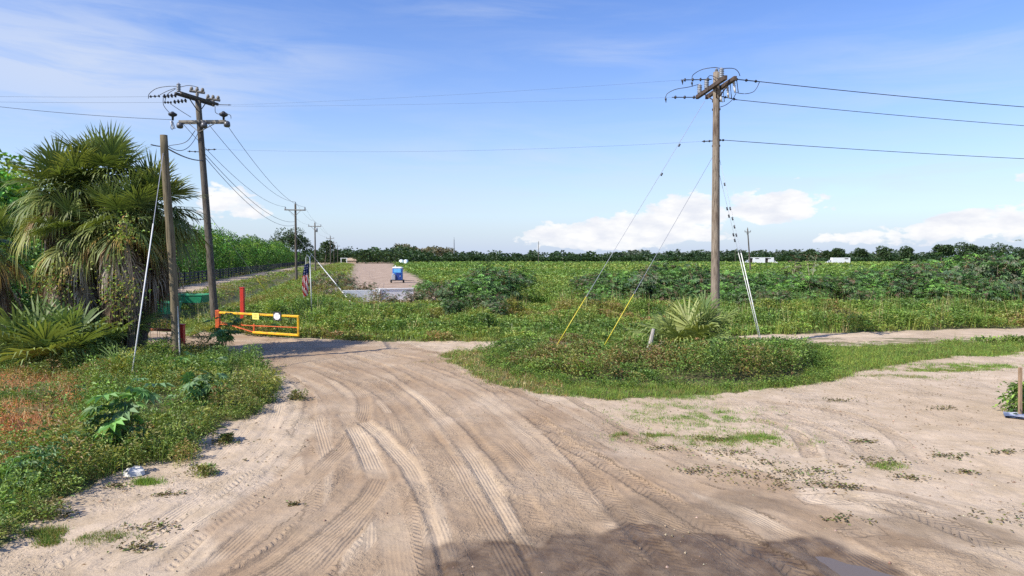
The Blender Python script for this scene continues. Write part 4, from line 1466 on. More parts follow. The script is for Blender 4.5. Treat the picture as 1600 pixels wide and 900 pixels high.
# dark understorey trees behind the palms at the left edge
r0 = thing('leafy_tree', 'dark dense tree in shade behind the cabbage palms', 'tree', (0, 0, 0), 'dark trees behind the palms')
broadleaf(r0, 6.0, 2.6, ((.03, .06, .015), (.045, .085, .02)), None, .26)
for i, (px, d, s) in enumerate(((-60, 33, .8), (30, 36, .72), (110, 34.5, .7), (-150, 31, .9), (205, 38, .5))):
    o = r0 if i == 0 else copy_tree(r0)
    x = (px - 800) / F * d
    o.location = (x, d, float(gz(x, d)))
    o.rotation_euler = (0, 0, i * 1.3)
    o.scale = (s, s, s)


def pine(px, pyt, d, label, w=4.5, lean=0, pads=7, name='pine_tree', bush=False, ll=None):
    t = far(px, pyt, d)
    b = np.array([t[0] - lean, t[1], gz(t[0], t[1])])
    root = thing(name, label, 'tree', b)
    h = t[2] - b[2]
    gt, gc = Geo(), Geo()
    gt.tube(catmull([b, b + (t - b) * .5 + [.2, 0, 0], t - [0, 0, .5]], 1.0), np.linspace(.28, .1, len(catmull([b, b + (t - b) * .5 + [.2, 0, 0], t - [0, 0, .5]], 1.0))), 7)
    ls = ll or d * .0017
    for i in range(pads):
        f = i / max(1, pads - 1)
        z = h * ((.30 if bush else .62) + (.66 if bush else .34) * f)
        th = i * 2.4
        rr = w * .5 * (1 - .55 * f) * rng.uniform(.35, 1)
        c = b + (t - b) * (z / h) + [math.cos(th) * rr, math.sin(th) * rr, 0]
        s0 = b + (t - b) * (z / h * .9)
        gt.tube(np.array([s0, c]), [.09, .04], 5, cap=False)
        blob_leaves(gc, c, w * rng.uniform(.2, .34), 190, ls * 1.5, ((.022, .04, .016), (.032, .055, .022), (.045, .07, .025)), None, .55)
    gt.build('trunk', M['trunk'], root, True)
    gc.build('crown', M['leaf'], root)


pine(452, 361, 292, 'large round topped pine behind the nearest row pole', 13, 0, 9)
pine(468, 370, 300, 'spreading pine just right of the large round topped one', 11, 0, 8)
pine(432, 376, 290, 'low dark pine at the end of the bright wood', 9, 0, 7, bush=True)
pine(511, 378, 380, 'flat topped pine standing between the row poles', 9, 1.5, 6)
for px, pyt, d, w, label in ((1268, 392, 520, 8, 'far pine directly behind the tallest castor stem'), (1310, 391, 500, 9, 'far round pine behind the single white truck'), (1293, 394, 510, 8, 'far low pine left of the round one behind the single truck'),
                             (1345, 391, 500, 8, 'far pine to the right of the single white truck'), (1381, 388, 480, 10, 'far round headed pine between the single truck and the right edge'), (1418, 388, 470, 10, 'far bushy pine near the field edge, left of the umbrella shaped pine'),
                             (1471, 385, 450, 9, 'umbrella shaped pine with a clear trunk on the right skyline'), (1483, 385, 455, 7, 'thin layered pine touching the umbrella shaped pine'), (1507, 382, 430, 12, 'tallest broad pine on the right skyline'),
                             (1522, 386, 430, 9, 'round pine right beside the tallest broad pine'), (1540, 388, 440, 9, 'low pine between the two broad skyline pines'), (1566, 384, 420, 12, 'dark broad pine close to the right edge'), (1596, 390, 420, 12, 'bushy dark tree cut by the right edge')):
    pine(px, pyt, d, label, w, 0, 7, bush=w > 9 or 'bushy' in label or 'low' in label)
pine(648, 398, 700, 'rounded dark tree in front of the pale tree mound', 14, 0, 8, bush=True)

# far woodland: one dark mass along the horizon
g = Geo()


def woodmass(a0, a1, d0, d1, n, h0, h1, cols, ls, nl, r):
    a = np.radians(rng.uniform(a0, a1, n))
    d = rng.uniform(d0, d1, n)
    x, y = np.tan(a) * d, d
    hh = rng.uniform(h0, h1, n) * (.55 + .9 * fbm(a * 60, a * 0, 140, 3))
    clumps(g, np.stack([x, y, np.zeros(n)], 1), hh, r, nl, ls, cols, None, .3, .8, .6)


woodmass(-62, 62, 500, 640, 900, 3, 7.5, ((.02, .038, .016), (.03, .052, .02)), 2.0, 60, 5)
woodmass(-16, 62, 468, 492, 800, 2.8, 3.6, ((.018, .036, .012), (.026, .05, .016)), 1.3, 40, 3)
woodmass(-17, -7, 380, 520, 140, 5, 8.5, ((.02, .038, .016), (.032, .056, .02)), 1.6, 70, 5)
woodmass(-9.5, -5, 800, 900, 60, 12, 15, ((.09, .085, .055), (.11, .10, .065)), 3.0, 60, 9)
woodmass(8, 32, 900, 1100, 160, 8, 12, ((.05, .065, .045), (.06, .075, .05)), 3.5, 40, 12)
stuff(g, 'far_woodland', 'dark even line of trees along the horizon beyond the field', M['leaf'])


# ------------------------------------------------------------------ line hardware
def A3(*v):
    return np.array(v, float)


def sag_line(a, b, sag, n=24):
    t = np.linspace(0, 1, n)[:, None]
    return np.array(a) * (1 - t) + np.array(b) * t - A3(0, 0, 1) * 4 * sag * t * (1 - t)


def post_insulator(root, base, h=.32, r=.10, axis=(0, 0, 1), mat='porcelain', name='insulator'):
    prof = [(0, r * .55)]
    k = 5
    for i in range(k):
        z = h * (i + .15) / k
        prof += [(z, r * .7), (z + h / k * .35, r), (z + h / k * .6, r * .72)]
    prof += [(h, r * .6), (h + .05, r * .25)]
    g = Geo()
    g.lathe(base, prof, 12, axis)
    return g.build(name, M[mat], root, True)


def disc_string(root, a, b, n=4, r=.075, mat='dark_metal', name='insulator_string'):
    a, b = np.array(a, float), np.array(b, float)
    L = np.linalg.norm(b - a)
    prof = [(0, .018)]
    for i in range(n):
        z = L * (.12 + .76 * i / max(1, n - 1))
        prof += [(z - .05, .02), (z - .03, r), (z + .01, r * .8), (z + .03, .02)]
    prof += [(L, .018)]
    g = Geo()
    g.lathe(a, prof, 10, b - a)
    return g.build(name, M[mat], root, True)


def jumper(root, pts, r=.014, name='jumper_wire', mat='wire'):
    g = Geo()
    g.tube(catmull(pts, .06), r, 6)
    return g.build(name, M[mat], root, True)


def bell(root, c, r, h, axis=(0, 0, -1), mat='brown_porcelain', name='bell_insulator'):
    g = Geo()
    g.lathe(c, [(0, r * .5), (h * .15, r * .85), (h * .6, r), (h * .9, r * .9), (h, r * .5)], 12, axis)
    return g.build(name, M[mat], root, True)


def cutout(root, a, b, name='fuse_cutout'):
    a, b = np.array(a, float), np.array(b, float)
    g = Geo()
    g.lathe(a, [(0, .03), (.04, .055), (.1, .035), (.14, .06), (.2, .035), (.24, .06), (.3, .035), (.36, .05), (np.linalg.norm(b - a), .03)], 10, b - a)
    o = g.build(name, M['pale_porcelain'], root, True)
    g = Geo()
    off = A3(.11, -.03, 0)
    g.tube(np.array([a + off * .2, a + off, b + off, b + off * .2]), .018, 6)
    g.build('fuse_tube', M['dark_metal'], o, True)
    return o


# the tall wood pole on the island -------------------------------------------------
pb = at(1117, 545)
pb[2] = gz(pb[0], pb[1]) - .1
pt = far(1119.5, 113, 28)
PR = thing('utility_pole', 'tall brown wood utility pole standing in the weedy island', 'utility pole', pb)
g = Geo()
tt = np.linspace(0, 1, 14)
g.tube(pb + (pt - pb) * tt[:, None], .185 - .055 * tt, 18)
g.build('pole_shaft', M['pole_wood'], PR, True)


def onpole(y, d=28.0):
    return far(1117 + (543 - y) / 430 * 2.5, y, d)


a1, a2 = far(1089, 152, 29.9), far(1134, 121, 26.4)
b1, b2 = a1 + A3(.44, .10, .02), far(1149, 122, 26.6)
for p, q in ((a1, a2), (b1, b2)):
    g = Geo()
    g.bar(p, q, .13, .17, bev=.012)
    g.build('crossarm', M['arm_wood'], PR)
for p, q in ((a1 + (a2 - a1) * .72, onpole(160)), (b1 + (b2 - b1) * .75, onpole(158)), (a1 + (a2 - a1) * .28, onpole(160)), (b1 + (b2 - b1) * .25, onpole(158))):
    g = Geo()
    g.bar(p - [0, 0, .08], q, .05, .03, bev=.004)
    g.build('brace', M['arm_wood'], PR)
for y in (158, 171, 228):
    g = Geo()
    c = onpole(y)
    g.lathe(c - [0, 0, .035], [(0, .16), (.005, .168), (.065, .168), (.07, .16)], 18)
    g.build('pole_band', M['dark_metal'], PR)
arm = lambda f: a1 + (a2 - a1) * f + A3(0, 0, .085)
armb = lambda f: b1 + (b2 - b1) * f + A3(0, 0, .085)
for f in (.10, .36, .86):
    post_insulator(PR, arm(f), .36, .115)
post_insulator(PR, pt, .12, .07)
cutout(PR, armb(.88) - [-.08, 0, .05], armb(.88) + A3(.15, 0, -.55))
cutout(PR, armb(.66) - [-.1, 0, .05], armb(.66) + A3(.16, 0, -.60))
cutout(PR, armb(.42) - [-.1, 0, .05], armb(.42) + A3(.16, 0, -.58))
W1L, W1R = far(1064, 125, 28), far(1186, 127.5, 28)
disc_string(PR, far(1112, 124, 28), W1L, 4)
W2L, W2R = far(1050, 152, 29.5), far(1152, 156, 28.5)
disc_string(PR, a1 + A3(-.02, 0, 0), W2L, 3)
disc_string(PR, armb(.95) - [0, 0, .08], W1R, 3, .06)
disc_string(PR, armb(.3) - [0, 0, .2], W2R, 3, .06)
W3L, W3R = far(1097, 221, 28), far(1132, 219, 28)
disc_string(PR, onpole(220), W3L, 3, .05)
disc_string(PR, onpole(219), W3R, 3, .05)
jumper(PR, [far(1081, 124, 28), far(1083, 117, 28), far(1096, 109, 27.6), far(1115, 105.5, 27.2), arm(.86) + [0, 0, .38], far(1146, 107, 27), far(1154, 113, 27), far(1157, 122, 27)])
jumper(PR, [far(1040, 152, 29.5), far(1043, 146, 29.5), far(1056, 139.5, 29.4), far(1076, 136, 29.4), arm(.10) + [0, 0, .4]])
jumper(PR, [far(1187, 127.5, 28), far(1182, 138, 28), far(1176, 144, 28), far(1164, 146.5, 28), far(1150, 145, 28)])
jumper(PR, [far(1150, 146, 28), far(1144, 156, 28), far(1134, 164, 28), far(1123, 168, 28)])
jumper(PR, [arm(.36) + [0, 0, .4], far(1110, 118, 28), far(1120, 122, 27.6), armb(.66)])
for px, y in ((1066, 127), (1081, 130), (1040, 155)):
    g = Geo()
    c = far(px, y, 28.3)
    g.lathe(c + [0, 0, .06], [(0, .02), (.05, .045), (.14, .02), (.2, .012)], 8, (0.1, 0, -1))
    g.build('clamp', M['dark_metal'], PR)

# the leaning pole by the ditch -----------------------------------------------------
pb2 = at(337, 513)
pb2[2] = gz(pb2[0], pb2[1]) - .1
pt2 = far(309.5, 158, 36)
PL = thing('utility_pole', 'leaning grey utility pole with two levels of crossarms beside the yellow gate', 'utility pole', pb2)
g = Geo()
g.tube(pb2 + (pt2 - pb2) * tt[:, None], .20 - .055 * tt, 18)
g.build('pole_shaft', M['pole_dark'], PL, True)


def onleft(y):
    f = (513 - y) / (513 - 158)
    return pb2 + (pt2 - pb2) * f


u1, u2 = far(278, 145.5, 34.5), far(336.5, 163.5, 37.05)
sh = A3(.16, -.05, 0)
for s_ in (-1, 1):
    g = Geo()
    g.bar(u1 + sh * s_, u2 + sh * s_, .11, .14, bev=.012)
    g.build('crossarm', M['arm_black'], PL)
l1, l2 = far(282, 191, 36.0), far(355, 190.5, 36.0)
for s_ in (-1, 1):
    g = Geo()
    g.bar(l1 + A3(0, .17 * s_, 0), l2 + A3(0, .17 * s_, 0), .10, .13, bev=.012)
    g.build('crossarm', M['arm_grey'], PL)
up = lambda f: u1 + (u2 - u1) * f + A3(0, 0, .075)
lo = lambda f: l1 + (l2 - l1) * f
for p, q in ((up(.25), onleft(176)), (up(.75), onleft(176)), (lo(.2) - [0, .2, 0], onleft(207) - A3(0, .17, 0)), (lo(.8) - [0, .2, 0], onleft(207) - A3(0, .17, 0))):
    g = Geo()
    g.bar(p - A3(0, 0, .08), q, .05, .03, bev=.004)
    g.build('brace', M['dark_metal'] if p[2] > 11.2 else M['arm_grey'], PL)
post_insulator(PL, up(.02), .40, .115)
for c, ln in ((far(308, 142, 36), .8), (far(333, 154, 37), .75)):     # pale switch brackets over the arm
    g = Geo()
    g.bar(c - A3(ln * .5, 0, 0), c + A3(ln * .5, 0, -.10), .10, .13, bev=.02)
    for k in (-.36, 0, .36):
        g.lathe(c + A3(ln * k, 0, -.02 - .1 * k), [(0, .06), (.1, .09), (.2, .05)], 10)
    g.lathe(c - A3(0, 0, .42), [(0, .05), (.06, .09), (.16, .06), (.24, .09), (.34, .05), (.42, .05)], 10)
    g.build('line_switch', M['arm_grey'], PL, True)
for xy0, xy1, n, d in (((276, 149), (254, 150.5), 4, 34.5), ((292, 157), (270, 159.5), 4, 35.2), ((250, 150), (233, 151), 3, 34.6), ((268, 160), (256, 160), 3, 35.2)):
    disc_string(PL, far(*xy0, d), far(*xy1, d), n, .11 if xy0[0] > 270 else .07)
disc_string(PL, far(337, 163.5, 37), far(361, 164, 37), 2, .035)
for c in (far(283, 196, 36) - A3(0, .12, 0), far(319, 195, 35.8), far(356, 194, 36) - A3(0, .1, 0)):
    bell(PL, c + A3(0, 0, .12), .17, .30, (.1, -.3, -1))
for c, h in ((far(270, 188, 36), .45), (far(349.5, 189, 36), .5)):
    g = Geo()
    g.lathe(c, [(0, .05), (h * .4, .06), (h * .55, .2), (h * .75, .22), (h * .9, .1), (h, .05)], 12)
    g.build('pin_insulator', M['dark_metal'], PL, True)
cutout(PL, far(269, 190, 36) - A3(0, .15, 0), far(273, 202, 36) - A3(0, .15, 0))
JP = [[(232, 154), (233, 147), (244, 138.5), (262, 135), (281, 135)], [(281, 136), (296, 133.5), (312, 137)], [(257, 160), (262, 147), (276, 138)], [(255, 151), (256, 165), (268, 180)],
      [(266, 162), (284, 174), (300, 184)], [(336, 166), (337, 176), (345, 179), (349, 179)], [(352, 178), (360, 180), (361, 188)], [(250, 148), (262, 142), (276, 137)],
      [(305, 204), (290, 222), (262, 228)], [(270, 190), (267, 200), (272, 204)]]
for pts in JP:
    jumper(PL, [far(x, y, 35.6) for x, y in pts], .016)
for y, side in ((237, -1), (234, 1), (342, -1)):
    c = onleft(y)
    disc_string(PL, c, c + A3(.75 * side, 0, .04), 3, .05)

# bare stub pole in front of the palms ------------------------------------------------
sb = at(276, 572)
sb[2] = gz(sb[0], sb[1]) - .1
st_ = far(257.5, 211, 22.9)
SP = thing('stub_pole', 'bare lichen covered stub pole without crossarms in front of the palms', 'pole', sb)
g = Geo()
g.tube(sb + (st_ - sb) * tt[:, None] + np.stack([.04 * np.sin(tt * 5), 0 * tt, 0 * tt], 1),   .140 - .02 * tt + .008 * np.sin(tt * 37), 16)
g.build('pole_shaft', M['stub_wood'], SP, True)
jumper(SP, [far(257, 229, 22.9), far(245, 228, 22.9), far(232, 225, 22.8)], .02, 'guy_bracket')
g = Geo()
g.tube(np.array([sb + A3(.17, -.1, .1), sb + A3(.12, -.1, 2.0)]), .018, 6)
g.build('ground_wire_cover', M['white_guard'], SP)


# guys ---------------------------------------------------------------------------------
def guy(label, top, foot, f, mat, r=.022, beads=(), wr=.008, cat='guy wire'):
    """f: how far up from the foot the sleeve reaches"""
    top, foot = np.array(top, float), np.array(foot, float)
    root = thing('guy_wire', label, cat, foot, 'guy wires of the poles')
    g = Geo()
    g.tube(np.array([foot, top]), wr, 6)
    g.build('strand', M['guy'], root)
    g = Geo()
    g.tube(np.array([foot + (top - foot) * .005, foot + (top - foot) * f]), r, 8)
    g.build('guard_sleeve', M[mat], root, True)
    for b in beads:
        g = Geo()
        c = foot + (top - foot) * b
        g.lathe(c - A3(0, 0, .1), [(0, .015), (.03, .04), (.07, .028), (.11, .04), (.14, .015)], 8, top - foot)
        g.build('strain_insulator', M['dark_metal'], root, True)
    return root


def feet(px, py):
    p = at(px, py)
    p[2] = gz(p[0], p[1]) - .05
    return p


guy('left one of two yellow sleeved guy wires left of the tall wood pole', far(1101, 158, 28.2), feet(866, 550), .205, 'yellow_guard', .017, (.70, .82), .009)
guy('right one of two yellow sleeved guy wires, closer to the wood stake', onpole(236), feet(940, 552), .27, 'yellow_guard', .017, (), .009)
guy('thicker beaded guy wire with a white sleeve right of the tall wood pole', onpole(225), feet(1193, 553), .46, 'white_guard', .019, (.55, .59, .63, .68, .80), .007)
guy('thinner guy wire with a white sleeve running just left of its beaded twin', onpole(250), feet(1190, 549), .50, 'white_guard', .013, (.57, .60, .70, .74), .007)
guy('long guy wire with a white sleeve coming down from the stub pole to the bank', far(256, 232, 22.9), feet(204, 612), .64, 'white_guard', .019, (), .010)
guy('guy wire with a yellow sleeve from the leaning pole down behind the yellow gate', onleft(330), feet(434, 494), .33, 'yellow_guard', .028, (), .011)


# simpler row poles ----------------------------------------------------------------------
def row_pole(px, pyt, d, label, hw=1.25, two=False, pxb=None):
    t = far(px, pyt, d)
    xb = t[0] if pxb is None else (pxb - 800) / F * d
    b = np.array([xb, d, gz(t[0], d) - .1])
    root = thing('utility_pole', label, 'utility pole', b, 'utility poles in the distance')
    g = Geo()
    g.tube(b + (t - b) * tt[:, None], .17 - .05 * tt, 10)
    g.build('pole_shaft', M['pole_dark'], root, True)
    tops = []
    ax = A3(N[0], N[1], 0)
    if hw:
        c = t - A3(0, 0, .75)
        g = Geo()
        g.bar(c - ax * hw - A3(0, .15, 0), c + ax * hw - A3(0, .15, 0), .11, .14)
        g.build('crossarm', M['arm_grey'], root)
        for s in (-1, 1):
            g = Geo()
            g.bar(c + ax * hw * .55 * s - A3(0, .2, .05), c - A3(0, .15, .75), .05, .05, bev=0)
            g.build('brace', M['arm_grey'], root)
            post_insulator(root, c + ax * hw * .92 * s - A3(0, .15, -.07), .3, .09)
            tops.append(c + ax * hw * .92 * s + A3(0, -.15, .4))
        post_insulator(root, t, .25, .08)
        tops.append(t + A3(0, 0, .3))
    if two:
        g = Geo()
        c = t - A3(-.35, .1, 1.9)
        g.lathe(c, [(0, .2), (.03, .24), (.7, .24), (.75, .2), (.8, .05)], 12)
        g.build('transformer', M['steel'], root, True)
    return root, tops


ROW = []
for px, pyt, d, label, two in ((461.5, 319, 87, 'nearest single crossarm pole of the row receding beside the ditch', False), (492, 348, 141, 'second pole of the receding row, with a small transformer can', True), (516, 369, 233, 'third pole of the receding row beside the ditch', False),
                               (521.5, 377, 300, 'fourth pole of the receding row, close right of the third', False), (527.5, 382.5, 370, 'fifth pole of the receding row, near the white gateway frame', False), (533, 388, 470, 'last small pole of the receding row at the vanishing point', False)):
    ROW.append(row_pole(px, pyt, d, label, 1.3 if d < 500 else 0, two))
row_pole(841.5, 377, 330, 'lone thin pole without arms standing in the middle of the field', 0)
row_pole(1168, 357, 150, 'slightly leaning small crossarm pole standing behind the white trucks line', .75, False, 1173)
row_pole(1149, 392, 420, 'tiny far pole left of the pair of white trucks', .0)
row_pole(618, 397, 400, 'short far pole left of the two white tanks', 0)
row_pole(646, 400, 420, 'short far pole right of the two white tanks', 0)
for px, py, d in ((709.5, 374, 620),):
    t = far(px, py, d)
    root = thing('radio_mast', 'thin radio mast rising over the far treeline left of the lone field pole', 'mast', (t[0], d, 0))
    g = Geo()
    g.tube(np.array([[t[0], d, 0], t]), [.65, .35], 6)
    g.build('mast_shaft', M['steel'], root)
    g = Geo()
    g.tube(np.array([t, t + A3(0, 0, 2)]), .15, 5)
    g.build('antenna', M['steel'], root)
guy('guy wire with a white sleeve from the nearest row pole to the white block wall', far(461, 366, 87), feet(557, 490), .46, 'white_guard', .036, (), .010)


# wires ------------------------------------------------------------------------------------
def wire(label, a, b, sag, r=.012, n=30):
    P = sag_line(a, b, sag, n)
    m = P[0].copy()
    g = Geo()
    g.tube(P, r, 5, cap=False)
    return tag(g.build('power_line', M['wire'], loc=tuple(m)), label, 'power line', 'power lines in the sky')


def past(a, px, py, k=1.6, d=None):
    """far end of a span seen to leave the frame at (px, py)"""
    q = far(px, py, d)
    return a + (q - a) * k


e1_ = past(W1R, 1600, 164, 1.5, 31.5)
e2_ = past(W2R, 1600, 193.5, 1.5, 33)
e3_ = past(W3R, 1600, 245, 1.5, 32)
wire('uppermost power line running right from the top of the tall wood pole', W1R, e1_, .10, .017)
wire('middle power line running right from just under the crossarms of the tall wood pole', W2R, e2_, .10, .014)
wire('lowest power line running right from halfway down the tall wood pole', W3R, e3_, .10, .013)
wire('uppermost thin line between the two big poles', W1L, far(361, 164, 37), .1, .003)
wire('second thin line between the two big poles, under the uppermost', W2L, far(337, 166, 37), .1, .003)
wire('low line crossing the open sky between the two big poles', W3L, onleft(234) + A3(.75, 0, .04), .25, .0035)
for a, q, label in ((far(233, 151, 34.6), (0, 149.5), 'top line leaving the leaning pole to the left edge'), (far(256, 160, 35.2), (0, 158), 'faint second line leaving the leaning pole to the left edge'),
                    (far(270, 187, 36), (0, 162), 'darkest line to the left edge, passing just over the palm tops')):
    wire(label, a, past(a, *q, 1.5, 36), .18 if q[1] > 160 else .05, .012 if q[1] > 160 else .005)
starts = [lo(.04) + A3(0, 0, -.05), lo(.5) + A3(.2, 0, -.05), lo(.98) + A3(0, 0, -.1)]
tops = ROW[0][1]
wire('span from the left end of the lower crossarm to the nearest row pole', starts[0], tops[0], 1.0, .014)
wire('span from the middle of the lower crossarm to the nearest row pole', starts[1], tops[2], 1.0, .014)
wire('span from the right end of the lower crossarm to the nearest row pole', starts[2], tops[1], 1.0, .014)
p2c = tops[2] - A3(0, 0, 2.9)
wire('upper low cable from the leaning pole to the nearest row pole', onleft(240) + A3(.15, 0, 0), p2c + A3(0, 0, .4), 1.1, .016)
wire('lower low cable from the leaning pole to the nearest row pole', onleft(246) + A3(.15, 0, 0), p2c, 1.3, .016)
nm = ['left', 'right', 'top']
for i in range(4):
    for j in (0, 1, 2):
        wire('distant span on the %s insulator between row poles %s' % (nm[j], ('one and two', 'two and three', 'three and four', 'four and five')[i]), ROW[i][1][j], ROW[i + 1][1][j], .6, .010, 14)
wire('short thick strut cable from the stub pole top down to the leaning pole', far(260, 231, 22.9), onleft(250), .12, .026)
wire('slack drop cable from the stub pole up to the lower crossarm', far(262, 228, 22.9), onleft(199), .55, .014)

# ------------------------------------------------------------------ yellow gate and red posts
gl, gr = far(341, 490, 32.6), far(466, 495, 30.4)
gl[2] = gr[2] = 1.06
GT = thing('farm_gate', 'yellow pipe gate with two small signs standing open beside the sand road', 'gate', (gl[0], gl[1], 0))
gd = (gr - gl) / np.linalg.norm(gr - gl)
dz = A3(0, 0, 1)
zb = .22
fr_parts = [(gl, gr, 'yellow', 'top_rail'), (gr - dz * .0, A3(gr[0], gr[1], zb), 'yellow', 'end_stile'), (A3(gl[0], gl[1], zb) + gd * 2.3, A3(gr[0], gr[1], zb), 'yellow', 'bottom_rail')]
for a, b, m, nme in fr_parts:
    g = Geo()
    dd = (b - a) / np.linalg.norm(b - a)
    g.bar(a - dd * .05, b + dd * .05, .105 if nme != 'end_stile' else .102, .105 if nme != 'end_stile' else .102, bev=.02)
    g.build(nme, M[m], GT)
g = Geo()
g.bar(gl + A3(0, 0, -.56) + gd * .1, gr + A3(0, 0, -.50) - gd * .05, .04, .045, bev=.008)
g.build('middle_rail', M['orange'], GT)
g = Geo()
a = gl + gd * 2.32
g.bar(a - dz * .45, a - dz * .82, .07, .07, bev=.01)
g.build('center_stile', M['orange'], GT)
g = Geo()
g.bar(A3(gl[0], gl[1], -.1) - gd * .02, gl + dz * .12 - gd * .02, .20, .20, bev=.02)
g.build('hinge_post', M['orange'], GT)
g = Geo()
g.bar(gl - dz * .45 + gd * .15, A3(gl[0], gl[1], zb) + gd * 2.3, .05, .05, bev=.008)
g.build('diagonal_brace', M['orange'], GT)
nrm_ = A3(gd[1], -gd[0], 0)
c = gl + (gr - gl) * .50 + nrm_ * .075 - dz * .08
s1 = Geo()
s1.bar(c - gd * .21, c + gd * .21, .012, .30, bev=.003)
so = s1.build('sign', M['sign_yellow'], GT)
so['label'] = 'pale yellow sign plate on the top rail'
g = Geo()
for k, (zz, ww) in enumerate(((.08, .26), (.02, .16), (-.05, .22))):
    q = c + nrm_ * .009 + dz * zz
    g.bar(q - gd * ww / 2, q + gd * ww / 2, .004, .028, bev=0)
g.build('faded_marks', plain('faded_marks', (.50, .43, .10), .6, 0, .1, 3, 0), so)
c = gl + (gr - gl) * .765 + nrm_ * .075 - dz * .03
g = Geo()
R2 = .205
ang = np.arange(8) * math.pi / 4 + math.pi / 8
q = c + nrm_ * .001
bk = Geo()
bk.bar(q - gd * .235, q + gd * .235, .014, .40, bev=.003)
bo = bk.build('sign', M['sign_black'], GT)
bo['label'] = 'white clipped sign face on a black backing plate'
c = c + nrm_ * .010
rim = np.array([c + gd * R2 * math.cos(t) + dz * R2 * .80 * math.sin(t) for t in ang])
V = np.vstack([rim, rim + nrm_ * .012, [c], [c + nrm_ * .012]])
T = []
for i in range(8):
    j = (i + 1) % 8
    T += [(j, i, 16), (8 + i, 8 + j, 17), (i, j, 8 + j), (i, 8 + j, 8 + i)]
g.add(V, None, T)
g.build('face', M['sign_white'], bo)
so = bo
g = Geo()
for zz, ww in ((.10, .30), (.03, .22), (-.03, .28), (-.10, .18)):
    q = c + nrm_ * .016 + dz * zz
    g.bar(q - gd * ww / 2, q + gd * ww / 2, .004, .022, bev=0)
g.build('faded_marks', plain('grey_marks', (.35, .36, .42), .6, 0, .1, 3, 0), so)


def red_post(px, pyt, d, label, w, cap=True):
    t = far(px, pyt, d)
    b = A3(t[0], d, gz(t[0], d) - .1)
    root = thing('red_post', label, 'post', b)
    g = Geo()
    g.bar(b, A3(t[0], d, t[2]), w, w, bev=.015)
    g.build('post_tube', M['red'], root)
    g = Geo()
    g.box(A3(t[0], d, t[2] + .02), (w + .03, w + .03, .04), None, None, .008)
    g.build('cap', M['red'], root)
    return root, t


red_post(378.5, 450, 34.5, 'tall red square post behind the yellow gate', .19)
rp, t = red_post(283.5, 508, 26.3, 'short red post with a rusty barrier arm right of the stub pole', .21)
g = Geo()
g.bar(t + A3(-.1, 0, -.2), t + A3(-4.2, .6, -.16), .10, .10, bev=.015)
g.build('barrier_arm', plain('rusty_arm', (.26, .075, .025), .8, 0, .35, 6, .2), rp)


# green bins ----------------------------------------------------------------------------------
def bin_(px0, px1, pyt, pyb, d, label):
    a, b = far(px0, pyb, d), far(px1, pyb, d)
    zt = far(px0, pyt, d)[2]
    zb_ = max(b[2], gz(b[0], d))
    root = thing('green_bin', label, 'bin', (a[0], d, zb_))
    L = b[0] - a[0]
    c0, h, D = (a[0] + b[0]) / 2, zt - zb_, 1.7
    e = .18
    for nme, pa in (('side_panel', [(a[0] + e, d, zb_), (b[0] - e, d, zb_), (b[0], d - .12, zt), (a[0], d - .12, zt)]), ('side_panel', [(a[0] + e, d + D, zb_), (b[0] - e, d + D, zb_), (b[0], d + D + .12, zt), (a[0], d + D + .12, zt)]),
                    ('end_panel', [(a[0] + e, d, zb_), (a[0] + e, d + D, zb_), (a[0], d + D + .12, zt), (a[0], d - .12, zt)]), ('end_panel', [(b[0] - e, d, zb_), (b[0] - e, d + D, zb_), (b[0], d + D + .12, zt), (b[0], d - .12, zt)])):
        g = Geo()
        P = np.array(pa, float)
        nv = np.cross(P[1] - P[0], P[3] - P[0])
        nv = nv / np.linalg.norm(nv) * .03
        g.add(np.vstack([P, P + nv]), [(0, 1, 2, 3), (7, 6, 5, 4), (0, 4, 5, 1), (1, 5, 6, 2), (2, 6, 7, 3), (3, 7, 4, 0)])
        g.build(nme, M['green_steel'], root)
    g = Geo()
    for y in (d - .14, d + D + .14):
        g.bar((a[0] - .05, y, zt), (b[0] + .05, y, zt), .09, .07, bev=.01)
    g.build('rim', M['green_steel'], root)
    g = Geo()
    g.box((c0, d + D / 2, zb_ + .04), (L - 2 * e - .08, D - .08, .05))
    g.build('floor_plate', M['green_steel'], root)


bin_(232, 317, 461, 473, 54, 'long low dark green bin behind, in front of the board fence')
bin_(205, 264, 474, 491, 44, 'bright green bin in front, half hidden by the palm clump')

# flag ------------------------------------------------------------------------------------------
fb = at(487.5, 503)
fb[2] = gz(fb[0], fb[1])
ft = far(484, 402, fb[1])
FP = thing('flag_pole', 'thin white flag pole with a forked top beside the yellow gate', 'flag pole', fb)
g = Geo()
g.tube(np.array([fb, ft]), .03, 8)
g.build('pole_shaft', M['white_guard'], FP, True)
g = Geo()
g.tube(np.array([ft, ft + A3(.14, 0, .20)]), .02, 6)
g.build('fork_arm', M['white_guard'], FP)
g = Geo()
g.tube(np.array([ft - A3(0, 0, .05), ft + A3(-.16, 0, .16), ft + A3(-.22, 0, -.05), ft + A3(-.24, 0, -.65)]), .018, 6)
g.build('fork_arm', M['white_guard'], FP)
g = Geo()
nu, nv = 26, 44
U, Vv = np.meshgrid(np.linspace(0, 1, nu), np.linspace(0, 1, nv), indexing='ij')
x = -.02 - .36 * U * (.55 + .45 * np.sin(Vv * 2.6 + .4)) - .10 * Vv
y = -.06 + .07 * np.sin(U * 15 + Vv * 2.5) * (.3 + Vv)
z = -.32 - 1.85 * Vv - .10 * U
P = np.stack([ft[0] + x, ft[1] + y, ft[2] + z], -1).reshape(-1, 3)
i, j = np.meshgrid(np.arange(nu - 1), np.arange(nv - 1), indexing='ij')
Q = np.stack([i * nv + j, i * nv + j + 1, (i + 1) * nv + j + 1, (i + 1) * nv + j], -1).reshape(-1, 4)
PQ = P[Q].reshape(-1, 3)
